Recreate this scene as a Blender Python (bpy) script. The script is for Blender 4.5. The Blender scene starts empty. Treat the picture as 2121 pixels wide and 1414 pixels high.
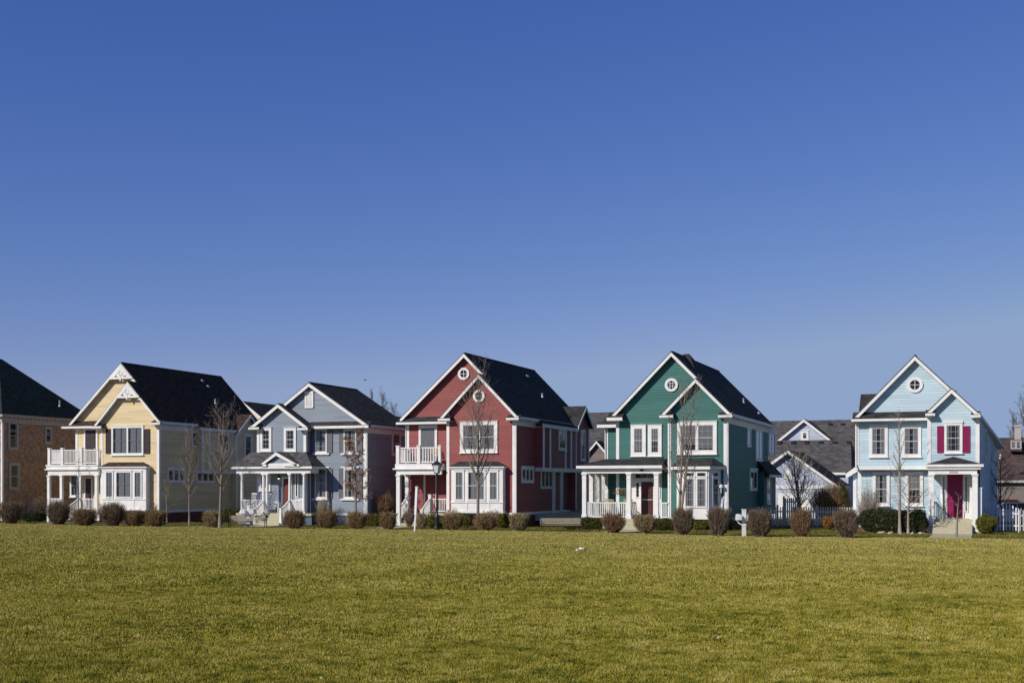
import bpy, math, random
import numpy as np
from math import sin, cos, tan, atan, pi, radians
from mathutils import Vector, Matrix

# ------------------------------------------------------------------ camera, sky, sun, exposure
A = atan(990 / 2600.0)            # the street runs along x; the camera looks 20.8 degrees left of +y
CAMH = 2.5
scene = bpy.context.scene
cam_d = bpy.data.cameras.new("camera")
cam = bpy.data.objects.new("camera", cam_d)
scene.collection.objects.link(cam)
cam.location = (0, 0, CAMH)
cam.rotation_euler = (radians(90), 0, A)
cam_d.sensor_width = 36
cam_d.lens = 2600 / 2121 * 36
cam_d.shift_y = (1005 - 707) / 2121
cam_d.clip_end = 5000
scene.camera = cam

SUN_AZ, SUN_EL = radians(34), radians(31)     # azimuth: left of the camera-side normal of the facades
world = bpy.data.worlds.new("World"); scene.world = world
world.use_nodes = True
wn = world.node_tree.nodes; wl = world.node_tree.links
wn.clear()
out = wn.new("ShaderNodeOutputWorld"); bg = wn.new("ShaderNodeBackground")
sky = wn.new("ShaderNodeTexSky"); sky.sky_type = 'NISHITA'; sky.sun_disc = False
to_sun = Vector((-sin(SUN_AZ) * cos(SUN_EL), -cos(SUN_AZ) * cos(SUN_EL), sin(SUN_EL)))
sky.sun_elevation = SUN_EL
sky.sun_rotation = math.atan2(to_sun.x, to_sun.y)
sky.altitude = 900; sky.air_density = 1.0; sky.dust_density = 0.35; sky.ozone_density = 3.0
bg.inputs[1].default_value = 0.075
# film response of the photograph's sky: one power curve per channel on the physical sky (deep polarised blue overhead)
sep = wn.new("ShaderNodeSeparateColor"); comb = wn.new("ShaderNodeCombineColor"); wl.new(sky.outputs[0], sep.inputs[0])
def wmath(op, a, b):
    n = wn.new("ShaderNodeMath"); n.operation = op
    if isinstance(a, (int, float)): n.inputs[0].default_value = a
    else: wl.new(a, n.inputs[0])
    n.inputs[1].default_value = b if isinstance(b, (int, float)) else 0
    if not isinstance(b, (int, float)): wl.new(b, n.inputs[1])
    return n.outputs[0]
WS = 0.075
for ch, (p, k, cap) in enumerate(((1.326, 1.430, .27), (1.043, .885, .375), (.631, .898, .585))):
    v = wmath('MULTIPLY', sep.outputs[ch], WS)
    o_ = wmath('MULTIPLY', wmath('POWER', v, p), k)
    if ch == 2: o_ = wmath('MINIMUM', o_, wmath('MULTIPLY', wmath('POWER', v, 2.3), 7.95))
    o_ = wmath('MULTIPLY', wmath('MINIMUM', o_, cap), 1 / WS)
    wl.new(o_, comb.inputs[ch])
wl.new(comb.outputs[0], bg.inputs[0]); wl.new(bg.outputs[0], out.inputs[0])
sun_d = bpy.data.lights.new("sun", 'SUN'); sun_d.energy = 4.0; sun_d.angle = radians(0.5)
sun_d.color = (1.0, 0.94, 0.84)
sun = bpy.data.objects.new("sun", sun_d); scene.collection.objects.link(sun)
sun.rotation_euler = to_sun.to_track_quat('Z', 'Y').to_euler()
scene.view_settings.view_transform = 'Standard'
scene.view_settings.look = 'None'
scene.view_settings.exposure = 0.0
scene.view_settings.gamma = 1.0

random.seed(7); RNG = np.random.default_rng(7)

# ------------------------------------------------------------------ photo pixel -> point on a real plane
F_ = 2600.0
def X(px, y): return y * tan(atan((px - 1060.5) / F_) - A)
def YC(x, y): return -x * sin(A) + y * cos(A)
def Z(px, py, y): return CAMH + (1005 - py) * YC(X(px, y), y) / F_
def Yp(px, x): return x / tan(atan((px - 1060.5) / F_) - A)
def RF(px0, py0, px1, py1, y):
    m = (px0 + px1) / 2
    return X(px0, y), X(px1, y), Z(m, py1, y), Z(m, py0, y)
def RR(px0, py0, px1, py1, x):
    y0, y1 = Yp(px0, x), Yp(px1, x); ym = (y0 + y1) / 2
    k = YC(x, ym) / F_
    return y0, y1, CAMH + (1005 - py1) * k, CAMH + (1005 - py0) * k
def G(px, py):                     # point on the ground
    yc = CAMH * F_ / (py - 1005); xc = (px - 1060.5) / F_ * yc
    return Vector((xc * cos(A) - yc * sin(A), xc * sin(A) + yc * cos(A), 0))
def GY(px, y): return Vector((X(px, y), y, 0))
def SC(x, y): return F_ / YC(x, y)     # photo pixels per metre

# ------------------------------------------------------------------ materials
def new_mat(name):
    m = bpy.data.materials.new(name); m.use_nodes = True
    nt = m.node_tree; b = nt.nodes["Principled BSDF"]
    return m, nt, b
def mat(name, col, rough=0.6, var=0.12, scale=3.0, bump=0.0, bscale=60, spec=0.3, metal=0.0, stretch=(1, 1, 1), col2=None, scale2=None):
    m, nt, b = new_mat(name); N = nt.nodes; L = nt.links
    b.inputs['Roughness'].default_value = rough; b.inputs['Metallic'].default_value = metal
    b.inputs['Specular IOR Level'].default_value = spec
    geo = N.new("ShaderNodeNewGeometry"); mp = N.new("ShaderNodeMapping"); mp.inputs['Scale'].default_value = stretch
    L.new(geo.outputs['Position'], mp.inputs[0])
    n = N.new("ShaderNodeTexNoise"); n.inputs['Scale'].default_value = scale; n.inputs['Detail'].default_value = 6
    n.inputs['Roughness'].default_value = 0.65
    L.new(mp.outputs[0], n.inputs['Vector'])
    r = N.new("ShaderNodeValToRGB")
    c2 = col2 or col
    r.color_ramp.elements[0].position = 0.3; r.color_ramp.elements[1].position = 0.7
    r.color_ramp.elements[0].color = (*[c * (1 - var) for c in col], 1)
    r.color_ramp.elements[1].color = (*[min(1, c * (1 + var)) for c in c2], 1)
    L.new(n.outputs[0], r.inputs[0]); L.new(r.outputs[0], b.inputs['Base Color'])
    if bump:
        n2 = N.new("ShaderNodeTexNoise"); n2.inputs['Scale'].default_value = bscale; n2.inputs['Detail'].default_value = 4
        L.new(mp.outputs[0], n2.inputs['Vector'])
        bp = N.new("ShaderNodeBump"); bp.inputs['Strength'].default_value = bump; bp.inputs['Distance'].default_value = 0.02
        L.new(n2.outputs[0], bp.inputs['Height']); L.new(bp.outputs[0], b.inputs['Normal'])
    return m
def siding_mat(name, col):
    # painted clapboards: each board its own slight tint, faint weathering streaks
    m, nt, b = new_mat(name); N = nt.nodes; L = nt.links
    b.inputs['Roughness'].default_value = 0.62; b.inputs['Specular IOR Level'].default_value = 0.25
    geo = N.new("ShaderNodeNewGeometry"); sp = N.new("ShaderNodeSeparateXYZ"); L.new(geo.outputs['Position'], sp.inputs[0])
    dv = N.new("ShaderNodeMath"); dv.operation = 'DIVIDE'; dv.inputs[1].default_value = EXPO; L.new(sp.outputs[2], dv.inputs[0])
    fl = N.new("ShaderNodeMath"); fl.operation = 'FLOOR'; L.new(dv.outputs[0], fl.inputs[0])
    ax = N.new("ShaderNodeMath"); ax.operation = 'ADD'; L.new(sp.outputs[0], ax.inputs[0]); L.new(sp.outputs[1], ax.inputs[1])
    d2 = N.new("ShaderNodeMath"); d2.operation = 'DIVIDE'; d2.inputs[1].default_value = 3.6; L.new(ax.outputs[0], d2.inputs[0])
    # offset the butt joints from course to course
    of = N.new("ShaderNodeMath"); of.operation = 'MULTIPLY'; of.inputs[1].default_value = 0.37; L.new(fl.outputs[0], of.inputs[0])
    d3 = N.new("ShaderNodeMath"); d3.operation = 'ADD'; L.new(d2.outputs[0], d3.inputs[0]); L.new(of.outputs[0], d3.inputs[1])
    f2 = N.new("ShaderNodeMath"); f2.operation = 'FLOOR'; L.new(d3.outputs[0], f2.inputs[0])
    cb = N.new("ShaderNodeCombineXYZ"); L.new(fl.outputs[0], cb.inputs[0]); L.new(f2.outputs[0], cb.inputs[1])
    wnn = N.new("ShaderNodeTexWhiteNoise"); L.new(cb.outputs[0], wnn.inputs['Vector'])
    n = N.new("ShaderNodeTexNoise"); n.inputs['Scale'].default_value = 0.8; n.inputs['Detail'].default_value = 5
    L.new(geo.outputs['Position'], n.inputs['Vector'])
    mx = N.new("ShaderNodeMath"); mx.operation = 'ADD'; L.new(wnn.outputs['Value'], mx.inputs[0]); L.new(n.outputs[0], mx.inputs[1])
    mr = N.new("ShaderNodeMapRange"); mr.inputs[1].default_value = 0.2; mr.inputs[2].default_value = 1.8
    mr.inputs[3].default_value = 0.85; mr.inputs[4].default_value = 1.12; L.new(mx.outputs[0], mr.inputs[0])
    rgb = N.new("ShaderNodeVectorMath"); rgb.operation = 'SCALE'; rgb.inputs[0].default_value = col
    L.new(mr.outputs[0], rgb.inputs['Scale']); L.new(rgb.outputs[0], b.inputs['Base Color'])
    return m
def shingle_mat(name, col):
    m, nt, b = new_mat(name); N = nt.nodes; L = nt.links
    b.inputs['Roughness'].default_value = 0.9; b.inputs['Specular IOR Level'].default_value = 0.12
    geo = N.new("ShaderNodeNewGeometry"); sp = N.new("ShaderNodeSeparateXYZ"); L.new(geo.outputs['Position'], sp.inputs[0])
    dv = N.new("ShaderNodeMath"); dv.operation = 'DIVIDE'; dv.inputs[1].default_value = 0.11; L.new(sp.outputs[2], dv.inputs[0])
    fl = N.new("ShaderNodeMath"); fl.operation = 'FLOOR'; L.new(dv.outputs[0], fl.inputs[0])
    ax = N.new("ShaderNodeMath"); ax.operation = 'ADD'; L.new(sp.outputs[0], ax.inputs[0]); L.new(sp.outputs[1], ax.inputs[1])
    of = N.new("ShaderNodeMath"); of.operation = 'MULTIPLY'; of.inputs[1].default_value = 0.37; L.new(fl.outputs[0], of.inputs[0])
    d2 = N.new("ShaderNodeMath"); d2.operation = 'MULTIPLY'; d2.inputs[1].default_value = 3.2; L.new(ax.outputs[0], d2.inputs[0])
    d3 = N.new("ShaderNodeMath"); d3.operation = 'ADD'; L.new(d2.outputs[0], d3.inputs[0]); L.new(of.outputs[0], d3.inputs[1])
    f2 = N.new("ShaderNodeMath"); f2.operation = 'FLOOR'; L.new(d3.outputs[0], f2.inputs[0])
    cb = N.new("ShaderNodeCombineXYZ"); L.new(fl.outputs[0], cb.inputs[0]); L.new(f2.outputs[0], cb.inputs[1])
    wnn = N.new("ShaderNodeTexWhiteNoise"); L.new(cb.outputs[0], wnn.inputs['Vector'])
    n = N.new("ShaderNodeTexNoise"); n.inputs['Scale'].default_value = 1.2; n.inputs['Detail'].default_value = 6
    L.new(geo.outputs['Position'], n.inputs['Vector'])
    mx = N.new("ShaderNodeMath"); mx.operation = 'ADD'; L.new(wnn.outputs['Value'], mx.inputs[0]); L.new(n.outputs[0], mx.inputs[1])
    mr = N.new("ShaderNodeMapRange"); mr.inputs[1].default_value = 0.2; mr.inputs[2].default_value = 1.7
    mr.inputs[3].default_value = 0.5; mr.inputs[4].default_value = 1.5; L.new(mx.outputs[0], mr.inputs[0])
    rgb = N.new("ShaderNodeVectorMath"); rgb.operation = 'SCALE'; rgb.inputs[0].default_value = col
    L.new(mr.outputs[0], rgb.inputs['Scale']); L.new(rgb.outputs[0], b.inputs['Base Color'])
    return m
def brick_mat(name, c1, c2, mortar):
    m, nt, b = new_mat(name); N = nt.nodes; L = nt.links
    b.inputs['Roughness'].default_value = 0.85; b.inputs['Specular IOR Level'].default_value = 0.15
    geo = N.new("ShaderNodeNewGeometry"); sp = N.new("ShaderNodeSeparateXYZ"); L.new(geo.outputs['Position'], sp.inputs[0])
    ax = N.new("ShaderNodeMath"); ax.operation = 'ADD'; L.new(sp.outputs[0], ax.inputs[0]); L.new(sp.outputs[1], ax.inputs[1])
    cb = N.new("ShaderNodeCombineXYZ"); L.new(ax.outputs[0], cb.inputs[0]); L.new(sp.outputs[2], cb.inputs[1])
    br = N.new("ShaderNodeTexBrick"); L.new(cb.outputs[0], br.inputs['Vector'])
    br.inputs['Scale'].default_value = 1.0; br.inputs['Brick Width'].default_value = 0.22; br.inputs['Row Height'].default_value = 0.075
    br.inputs['Mortar Size'].default_value = 0.009; br.inputs['Bias'].default_value = 0.0
    br.inputs['Color1'].default_value = (*c1, 1); br.inputs['Color2'].default_value = (*c2, 1); br.inputs['Mortar'].default_value = (*mortar, 1)
    n = N.new("ShaderNodeTexNoise"); n.inputs['Scale'].default_value = 5.5; n.inputs['Detail'].default_value = 4
    L.new(geo.outputs['Position'], n.inputs['Vector'])
    mr = N.new("ShaderNodeMapRange"); mr.inputs[1].default_value = .3; mr.inputs[2].default_value = .7; mr.inputs[3].default_value = 0.65; mr.inputs[4].default_value = 1.4; L.new(n.outputs[0], mr.inputs[0])
    sc = N.new("ShaderNodeVectorMath"); sc.operation = 'SCALE'; L.new(br.outputs[0], sc.inputs[0]); L.new(mr.outputs[0], sc.inputs['Scale'])
    L.new(sc.outputs[0], b.inputs['Base Color'])
    return m
def glass_mat():
    m = bpy.data.materials.new("window_glass"); m.use_nodes = True; nt = m.node_tree; N = nt.nodes; L = nt.links; N.clear()
    o = N.new("ShaderNodeOutputMaterial"); mx = N.new("ShaderNodeMixShader"); t = N.new("ShaderNodeBsdfTransparent"); g = N.new("ShaderNodeBsdfGlossy")
    t.inputs[0].default_value = (0.74, 0.76, 0.78, 1); g.inputs['Roughness'].default_value = 0.03
    lw = N.new("ShaderNodeLayerWeight"); lw.inputs['Blend'].default_value = .5
    fr = N.new('ShaderNodeMath'); fr.operation = 'POWER'; fr.inputs[1].default_value = 4.0; L.new(lw.outputs['Facing'], fr.inputs[0])
    # old panes are never quite flat
    n = N.new("ShaderNodeTexNoise"); n.inputs['Scale'].default_value = 1.3; bp = N.new("ShaderNodeBump"); bp.inputs['Strength'].default_value = 0.25; bp.inputs['Distance'].default_value = 0.05
    L.new(n.outputs[0], bp.inputs['Height']); L.new(bp.outputs[0], g.inputs['Normal'])
    ad = N.new("ShaderNodeMath"); ad.operation = 'ADD'; ad.inputs[1].default_value = 0.06; L.new(fr.outputs[0], ad.inputs[0])
    L.new(ad.outputs[0], mx.inputs[0]); L.new(t.outputs[0], mx.inputs[1]); L.new(g.outputs[0], mx.inputs[2]); L.new(mx.outputs[0], o.inputs[0])
    return m
EXPO = 0.165
M = {}
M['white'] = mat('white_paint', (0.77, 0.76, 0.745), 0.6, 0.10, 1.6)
M['greytrim'] = mat('grey_trim', (0.42, 0.40, 0.38), 0.6, 0.08)
M['glass'] = glass_mat()
M['dark'] = mat('unlit_room_sheet', (0.012, 0.012, 0.014), 0.9, 0.3, 2)  # near-black sheet behind each pane, its colour stands in for the unlit room
M['curtain'] = mat('curtain_cloth', (0.27, 0.265, 0.27), 0.9, 0.25, 4, stretch=(6, 6, .3))
M['yellow'] = siding_mat('yellow_siding', (0.70, 0.56, 0.335))
M['blue'] = siding_mat('slate_blue_siding', (0.245, 0.285, 0.34))
M['red'] = siding_mat('red_siding', (0.285, 0.080, 0.075))
M['green'] = siding_mat('green_siding', (0.050, 0.160, 0.145))
M['aqua'] = siding_mat('pale_blue_siding', (0.47, 0.60, 0.67))
M['lavender'] = siding_mat('lavender_siding', (0.46, 0.50, 0.62))
M['cream'] = siding_mat('cream_siding', (0.72, 0.62, 0.42))
M['taupe'] = siding_mat('taupe_siding', (0.20, 0.17, 0.15))
M['roof_black'] = shingle_mat('black_shingles', (0.040, 0.040, 0.043))
M['roof_brown'] = shingle_mat('brown_shingles', (0.055, 0.036, 0.030))
M['roof_green'] = shingle_mat('dark_green_shingles', (0.022, 0.032, 0.030))
M['roof_grey'] = shingle_mat('grey_shingles', (0.085, 0.080, 0.085))
M['roof_tan'] = shingle_mat('tan_brown_shingles', (0.080, 0.058, 0.054))
M['brick'] = brick_mat('house_brick', (0.46, 0.22, 0.13), (0.20, 0.145, 0.095), (0.42, 0.37, 0.30))
M['fbrick'] = brick_mat('foundation_brick', (0.17, 0.055, 0.04), (0.12, 0.04, 0.03), (0.12, 0.09, 0.08))
M['stone'] = brick_mat('pale_brick', (0.50, 0.38, 0.30), (0.42, 0.32, 0.26), (0.45, 0.40, 0.35))
M['concrete'] = mat('tan_concrete', (0.46, 0.42, 0.30), 0.85, 0.12, 6, bump=0.2)
M['brownshut'] = mat('plum_brown_paint', (0.050, 0.032, 0.040), 0.5, 0.1)
M['greyshut'] = mat('grey_shutter_paint', (0.17, 0.165, 0.18), 0.5, 0.1)
M['magenta'] = mat('crimson_paint', (0.26, 0.016, 0.085), 0.45, 0.12)
M['reddoor'] = mat('brick_red_paint', (0.27, 0.050, 0.032), 0.45, 0.12)
M['browndoor'] = mat('dark_brown_paint', (0.085, 0.030, 0.028), 0.4, 0.12)
M['maroon'] = mat('maroon_panel', (0.16, 0.012, 0.03), 0.6, 0.1)
M['darkblue'] = mat('grey_blue_paint', (0.10, 0.13, 0.18), 0.5, 0.1)
M['blackmetal'] = mat('black_metal', (0.012, 0.022, 0.024), 0.4, 0.1, metal=0.2, spec=0.5)
M['metal'] = mat('galvanised_metal', (0.45, 0.45, 0.45), 0.4, 0.1, metal=0.6)
M['benchwood'] = mat('weathered_wood', (0.30, 0.26, 0.19), 0.8, 0.3, 14, stretch=(.3, 1, 4))
M['bark_grey'] = mat('grey_bark', (0.23, 0.185, 0.15), 0.9, 0.35, 14, bump=.4)
M['bark_pale'] = mat('pale_bark', (0.33, 0.27, 0.22), 0.9, 0.3, 10, bump=.4)
M['bark_dark'] = mat('dark_bark', (0.10, 0.075, 0.075), 0.9, 0.3, 12, bump=.4)
M['bark_far'] = mat('far_bark', (0.15, 0.13, 0.125), 0.9, 0.2, 8)
M['twig_brown'] = mat('brown_twigs', (0.20, 0.125, 0.062), 0.85, 0.45, 9, col2=(0.28, 0.19, 0.09))
M['twig_tan'] = mat('tan_twigs', (0.26, 0.19, 0.10), 0.85, 0.4, 9, col2=(0.32, 0.25, 0.13))
M['twig_grey'] = mat('grey_twigs', (0.125, 0.090, 0.062), 0.85, 0.4, 9, col2=(0.21, 0.152, 0.10))
M['twig_red'] = mat('reddish_twigs', (0.18, 0.095, 0.06), 0.85, 0.4, 9, col2=(0.25, 0.16, 0.085))
M['ever_dark'] = mat('dark_evergreen', (0.028, 0.038, 0.012), 0.6, 0.4, 8, col2=(0.045, 0.055, 0.015))
M['ever_gold'] = mat('golden_evergreen', (0.085, 0.085, 0.010), 0.6, 0.45, 7, col2=(0.15, 0.14, 0.018))
M['ever_mid'] = mat('mid_evergreen', (0.055, 0.060, 0.012), 0.6, 0.45, 7, col2=(0.09, 0.09, 0.018))
M['deadleaf'] = mat('dead_oak_leaf', (0.17, 0.085, 0.05), 0.8, 0.4, 9, col2=(0.24, 0.13, 0.08))
M['rust_leaf'] = mat('orange_brown_leaf', (0.26, 0.13, 0.03), 0.8, 0.4, 9)
M['rosehip'] = mat('faded_pink_bloom', (0.33, 0.18, 0.15), 0.8, 0.4, 9)
M['stone_edge'] = mat('edging_stone', (0.42, 0.37, 0.28), 0.9, 0.3, 9, bump=.4)
M['worn_path'] = mat('worn_path', (0.17, 0.145, 0.085), 0.9, 0.4, 3, bump=.4)
M['fence_white'] = mat('shade_dimmed_fence_white', (0.46, 0.45, 0.44), 0.7, 0.2, 5)  # white lowered to put the fence's shade into its colour
M['dry_leaf'] = mat('dry_leaf', (0.50, 0.42, 0.27), 0.8, 0.4, 3)
M['sash'] = mat('sash_paint', (0.52, 0.51, 0.50), 0.6, 0.1, 3)
M['darkred'] = mat('dark_brick_red_paint', (0.17, 0.045, 0.032), 0.5, 0.12)  # brick red, darker than the red house door
M['mulch'] = mat('mulch', (0.065, 0.045, 0.028), 0.95, 0.5, 5, bump=.8, bscale=12)
M['plastic'] = mat('white_plastic', (0.78, 0.78, 0.80), 0.4, 0.03)
M['lampglass'] = mat('frosted_lamp_glass', (0.62, 0.62, 0.66), 0.3, 0.05)
M['carwhite'] = mat('white_car_paint', (0.70, 0.70, 0.72), 0.25, 0.03, spec=.5)
M['carred'] = mat('red_car_paint', (0.22, 0.02, 0.04), 0.25, 0.03, spec=.5)
M['tyre'] = mat('tyre_rubber', (0.02, 0.02, 0.02), 0.8, 0.1)
M['carglass'] = mat('car_glass', (0.02, 0.025, 0.03), 0.08, 0.05, spec=.6)
M['tanwood'] = mat('tan_wood', (0.42, 0.30, 0.16), 0.7, 0.2)
M['bird'] = mat('dark_feathers', (0.03, 0.03, 0.035), 0.7, 0.2)
lm, nt_, b_ = new_mat('lit_bulb'); b_.inputs['Emission Color'].default_value = (1, .85, .5, 1); b_.inputs['Emission Strength'].default_value = 1.6
M['bulb'] = lm

# ------------------------------------------------------------------ objects
col = scene.collection
class Root:
    pass
def tag(o, label=None, cat=None, group=None, kind=None):
    if label: o['label'] = label
    if cat: o['category'] = cat
    if group: o['group'] = group
    if kind: o['kind'] = kind
    return o
def thing(name, label, cat, loc=(0, 0, 0), rotz=0, group=None):
    o = bpy.data.objects.new(name, None); col.objects.link(o)
    o.empty_display_size = 0.3
    o.location = loc; o.rotation_euler = (0, 0, rotz)
    o['_o'] = list(loc) if rotz == 0 else [0, 0, 0]
    return tag(o, label, cat, group)
def world_off(parent):
    while parent is not None:
        if parent.parent is None:
            return parent.get('_off', 0), parent
        parent = parent.parent
class MB:
    """collects shapes, links them as ONE mesh object"""
    def __init__(s): s.v = []; s.f = []; s.m = []
    def add(s, vs, fs, mi=0):
        b = len(s.v); s.v += [tuple(v) for v in vs]
        s.f += [tuple(i + b for i in f) for f in fs]; s.m += [mi] * len(fs)
        return s
    def box(s, x0, x1, y0, y1, z0, z1, mi=0):
        if x0 > x1: x0, x1 = x1, x0
        if y0 > y1: y0, y1 = y1, y0
        if z0 > z1: z0, z1 = z1, z0
        vs = [(x0, y0, z0), (x1, y0, z0), (x1, y1, z0), (x0, y1, z0), (x0, y0, z1), (x1, y0, z1), (x1, y1, z1), (x0, y1, z1)]
        return s.add(vs, [(3, 2, 1, 0), (4, 5, 6, 7), (0, 1, 5, 4), (1, 2, 6, 5), (2, 3, 7, 6), (3, 0, 4, 7)], mi)
    def slab(s, quad, off, mi=0):
        q = [Vector(p) for p in quad]; off = Vector(off); n = len(q)
        vs = q + [p + off for p in q]
        fs = [tuple(range(n)), tuple(range(2 * n - 1, n - 1, -1))] + [(i, i + n, (i + 1) % n + n, (i + 1) % n) for i in range(n)]
        return s.add(vs, fs, mi)
    def fbox(s, fr, u0, u1, w0, w1, d0, d1, mi=0):
        T = fr
        if u0 > u1: u0, u1 = u1, u0
        vs = [T(u, w, d) for d in (d0, d1) for u, w in ((u0, w0), (u1, w0), (u1, w1), (u0, w1))]
        return s.add(vs, [(0, 1, 2, 3), (7, 6, 5, 4), (0, 4, 5, 1), (1, 5, 6, 2), (2, 6, 7, 3), (3, 7, 4, 0)], mi)
    def fpoly(s, fr, pts, d0, d1, mi=0):
        n = len(pts)
        vs = [fr(u, w, d0) for u, w in pts] + [fr(u, w, d1) for u, w in pts]
        return s.add(vs, [tuple(range(n)), tuple(range(2 * n - 1, n - 1, -1))] + [(i, i + n, (i + 1) % n + n, (i + 1) % n) for i in range(n)], mi)
    def bar(s, a, b, w, h=None, mi=0, up=(0, 0, 1)):
        a, b = Vector(a), Vector(b); h = h or w; d = (b - a).normalized(); up = Vector(up)
        if abs(d.dot(up)) > .98: up = Vector((1, 0, 0))
        r = d.cross(up).normalized(); u = r.cross(d).normalized()
        vs = [p + r * sx * w / 2 + u * sy * h / 2 for p in (a, b) for sx, sy in ((-1, -1), (1, -1), (1, 1), (-1, 1))]
        return s.add(vs, [(0, 1, 2, 3), (7, 6, 5, 4), (0, 4, 5, 1), (1, 5, 6, 2), (2, 6, 7, 3), (3, 7, 4, 0)], mi)
    def tube(s, pts, rs, n=8, mi=0, caps=True):
        pts = [Vector(p) for p in pts]; b = len(s.v); up = Vector((0.13, 0.31, 0.94))
        for i, p in enumerate(pts):
            d = (pts[min(i + 1, len(pts) - 1)] - pts[max(i - 1, 0)]).normalized()
            ref = up if abs(d.dot(up)) < .95 else Vector((1, 0, 0))
            r = d.cross(ref).normalized(); u = r.cross(d)
            for k in range(n):
                a = 2 * pi * k / n; q = p + (r * cos(a) + u * sin(a)) * rs[i]; s.v.append((q.x, q.y, q.z))
        for i in range(len(pts) - 1):
            for k in range(n):
                s.f.append((b + i * n + k, b + i * n + (k + 1) % n, b + (i + 1) * n + (k + 1) % n, b + (i + 1) * n + k)); s.m.append(mi)
        if caps:
            s.f.append(tuple(b + k for k in range(n))); s.m.append(mi)
            s.f.append(tuple(b + (len(pts) - 1) * n + k for k in reversed(range(n)))); s.m.append(mi)
        return s
    def lathe(s, c, prof, n=16, mi=0):
        c = Vector(c); return s.tube([c + Vector((0, 0, z)) for r, z in prof], [max(r, .001) for r, z in prof], n, mi)
    def build(s, name, mats, parent=None, smooth=False, kind=None):
        me = bpy.data.meshes.new(name)
        off = Vector((0, 0, 0))
        if parent is not None:
            p = parent
            while p.parent is not None: p = p.parent
            off = Vector(p['_o'])
        me.from_pydata([(v[0] - off.x, v[1] - off.y, v[2] - off.z) for v in s.v], [], s.f)
        ms = mats if isinstance(mats, (list, tuple)) else [mats]
        for m_ in ms: me.materials.append(m_)
        if len(ms) > 1: me.polygons.foreach_set('material_index', s.m)
        if smooth: me.polygons.foreach_set('use_smooth', [True] * len(me.polygons))
        me.update()
        o = bpy.data.objects.new(name, me); col.objects.link(o)
        if parent is not None: o.parent = parent
        if kind: o['kind'] = kind
        return o

def FF(y): return lambda u, w, d: (u, y - d, w)          # a facade facing the field
def FR(x): return lambda u, w, d: (x + d, u, w)          # a side wall facing right
def FL(x): return lambda u, w, d: (x - d, u, w)
def FB(y): return lambda u, w, d: (u, y + d, w)
def FO(o, ang):                                          # oblique: u runs along ang from o
    ux, uy = cos(ang), sin(ang); nx, ny = uy, -ux
    return lambda u, w, d: (o[0] + u * ux + d * nx, o[1] + u * uy + d * ny, w)

def clip(poly, z, keep_above):
    outp = []
    for i in range(len(poly)):
        a, b = poly[i], poly[(i + 1) % len(poly)]
        ia = (a[1] >= z) == keep_above or a[1] == z; ib = (b[1] >= z) == keep_above or b[1] == z
        if ia: outp.append(a)
        if ia != ib:
            t = (z - a[1]) / (b[1] - a[1]); outp.append((a[0] + t * (b[0] - a[0]), z))
    return outp
def siding(mb, fr, poly, expo=None, mi=0):
    """lapped clapboards: every course a slanting strip with a real lower lip"""
    expo = expo or EXPO
    zmin = min(p[1] for p in poly); zmax = max(p[1] for p in poly)
    k = math.floor(zmin / expo)
    while k * expo < zmax:
        za, zb = k * expo, (k + 1) * expo; k += 1
        lo, hi = max(za, zmin), min(zb, zmax)
        if hi - lo < 1e-4: continue
        pc = clip(clip(poly, lo, True), hi, False) if True else poly
        if len(pc) < 3: continue
        dep = lambda z: 0.003 + 0.0115 * (zb - z) / expo
        mb.add([fr(u, w, dep(w)) for u, w in pc], [tuple(range(len(pc)))], mi)
        us = [u for u, w in pc if abs(w - lo) < 1e-5]
        if len(us) >= 2 and max(us) - min(us) > .01:
            a, b = min(us), max(us)
            mb.add([fr(a, lo, 0), fr(b, lo, 0), fr(b, lo, dep(lo)), fr(a, lo, dep(lo))], [(0, 1, 2, 3)], mi)

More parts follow.
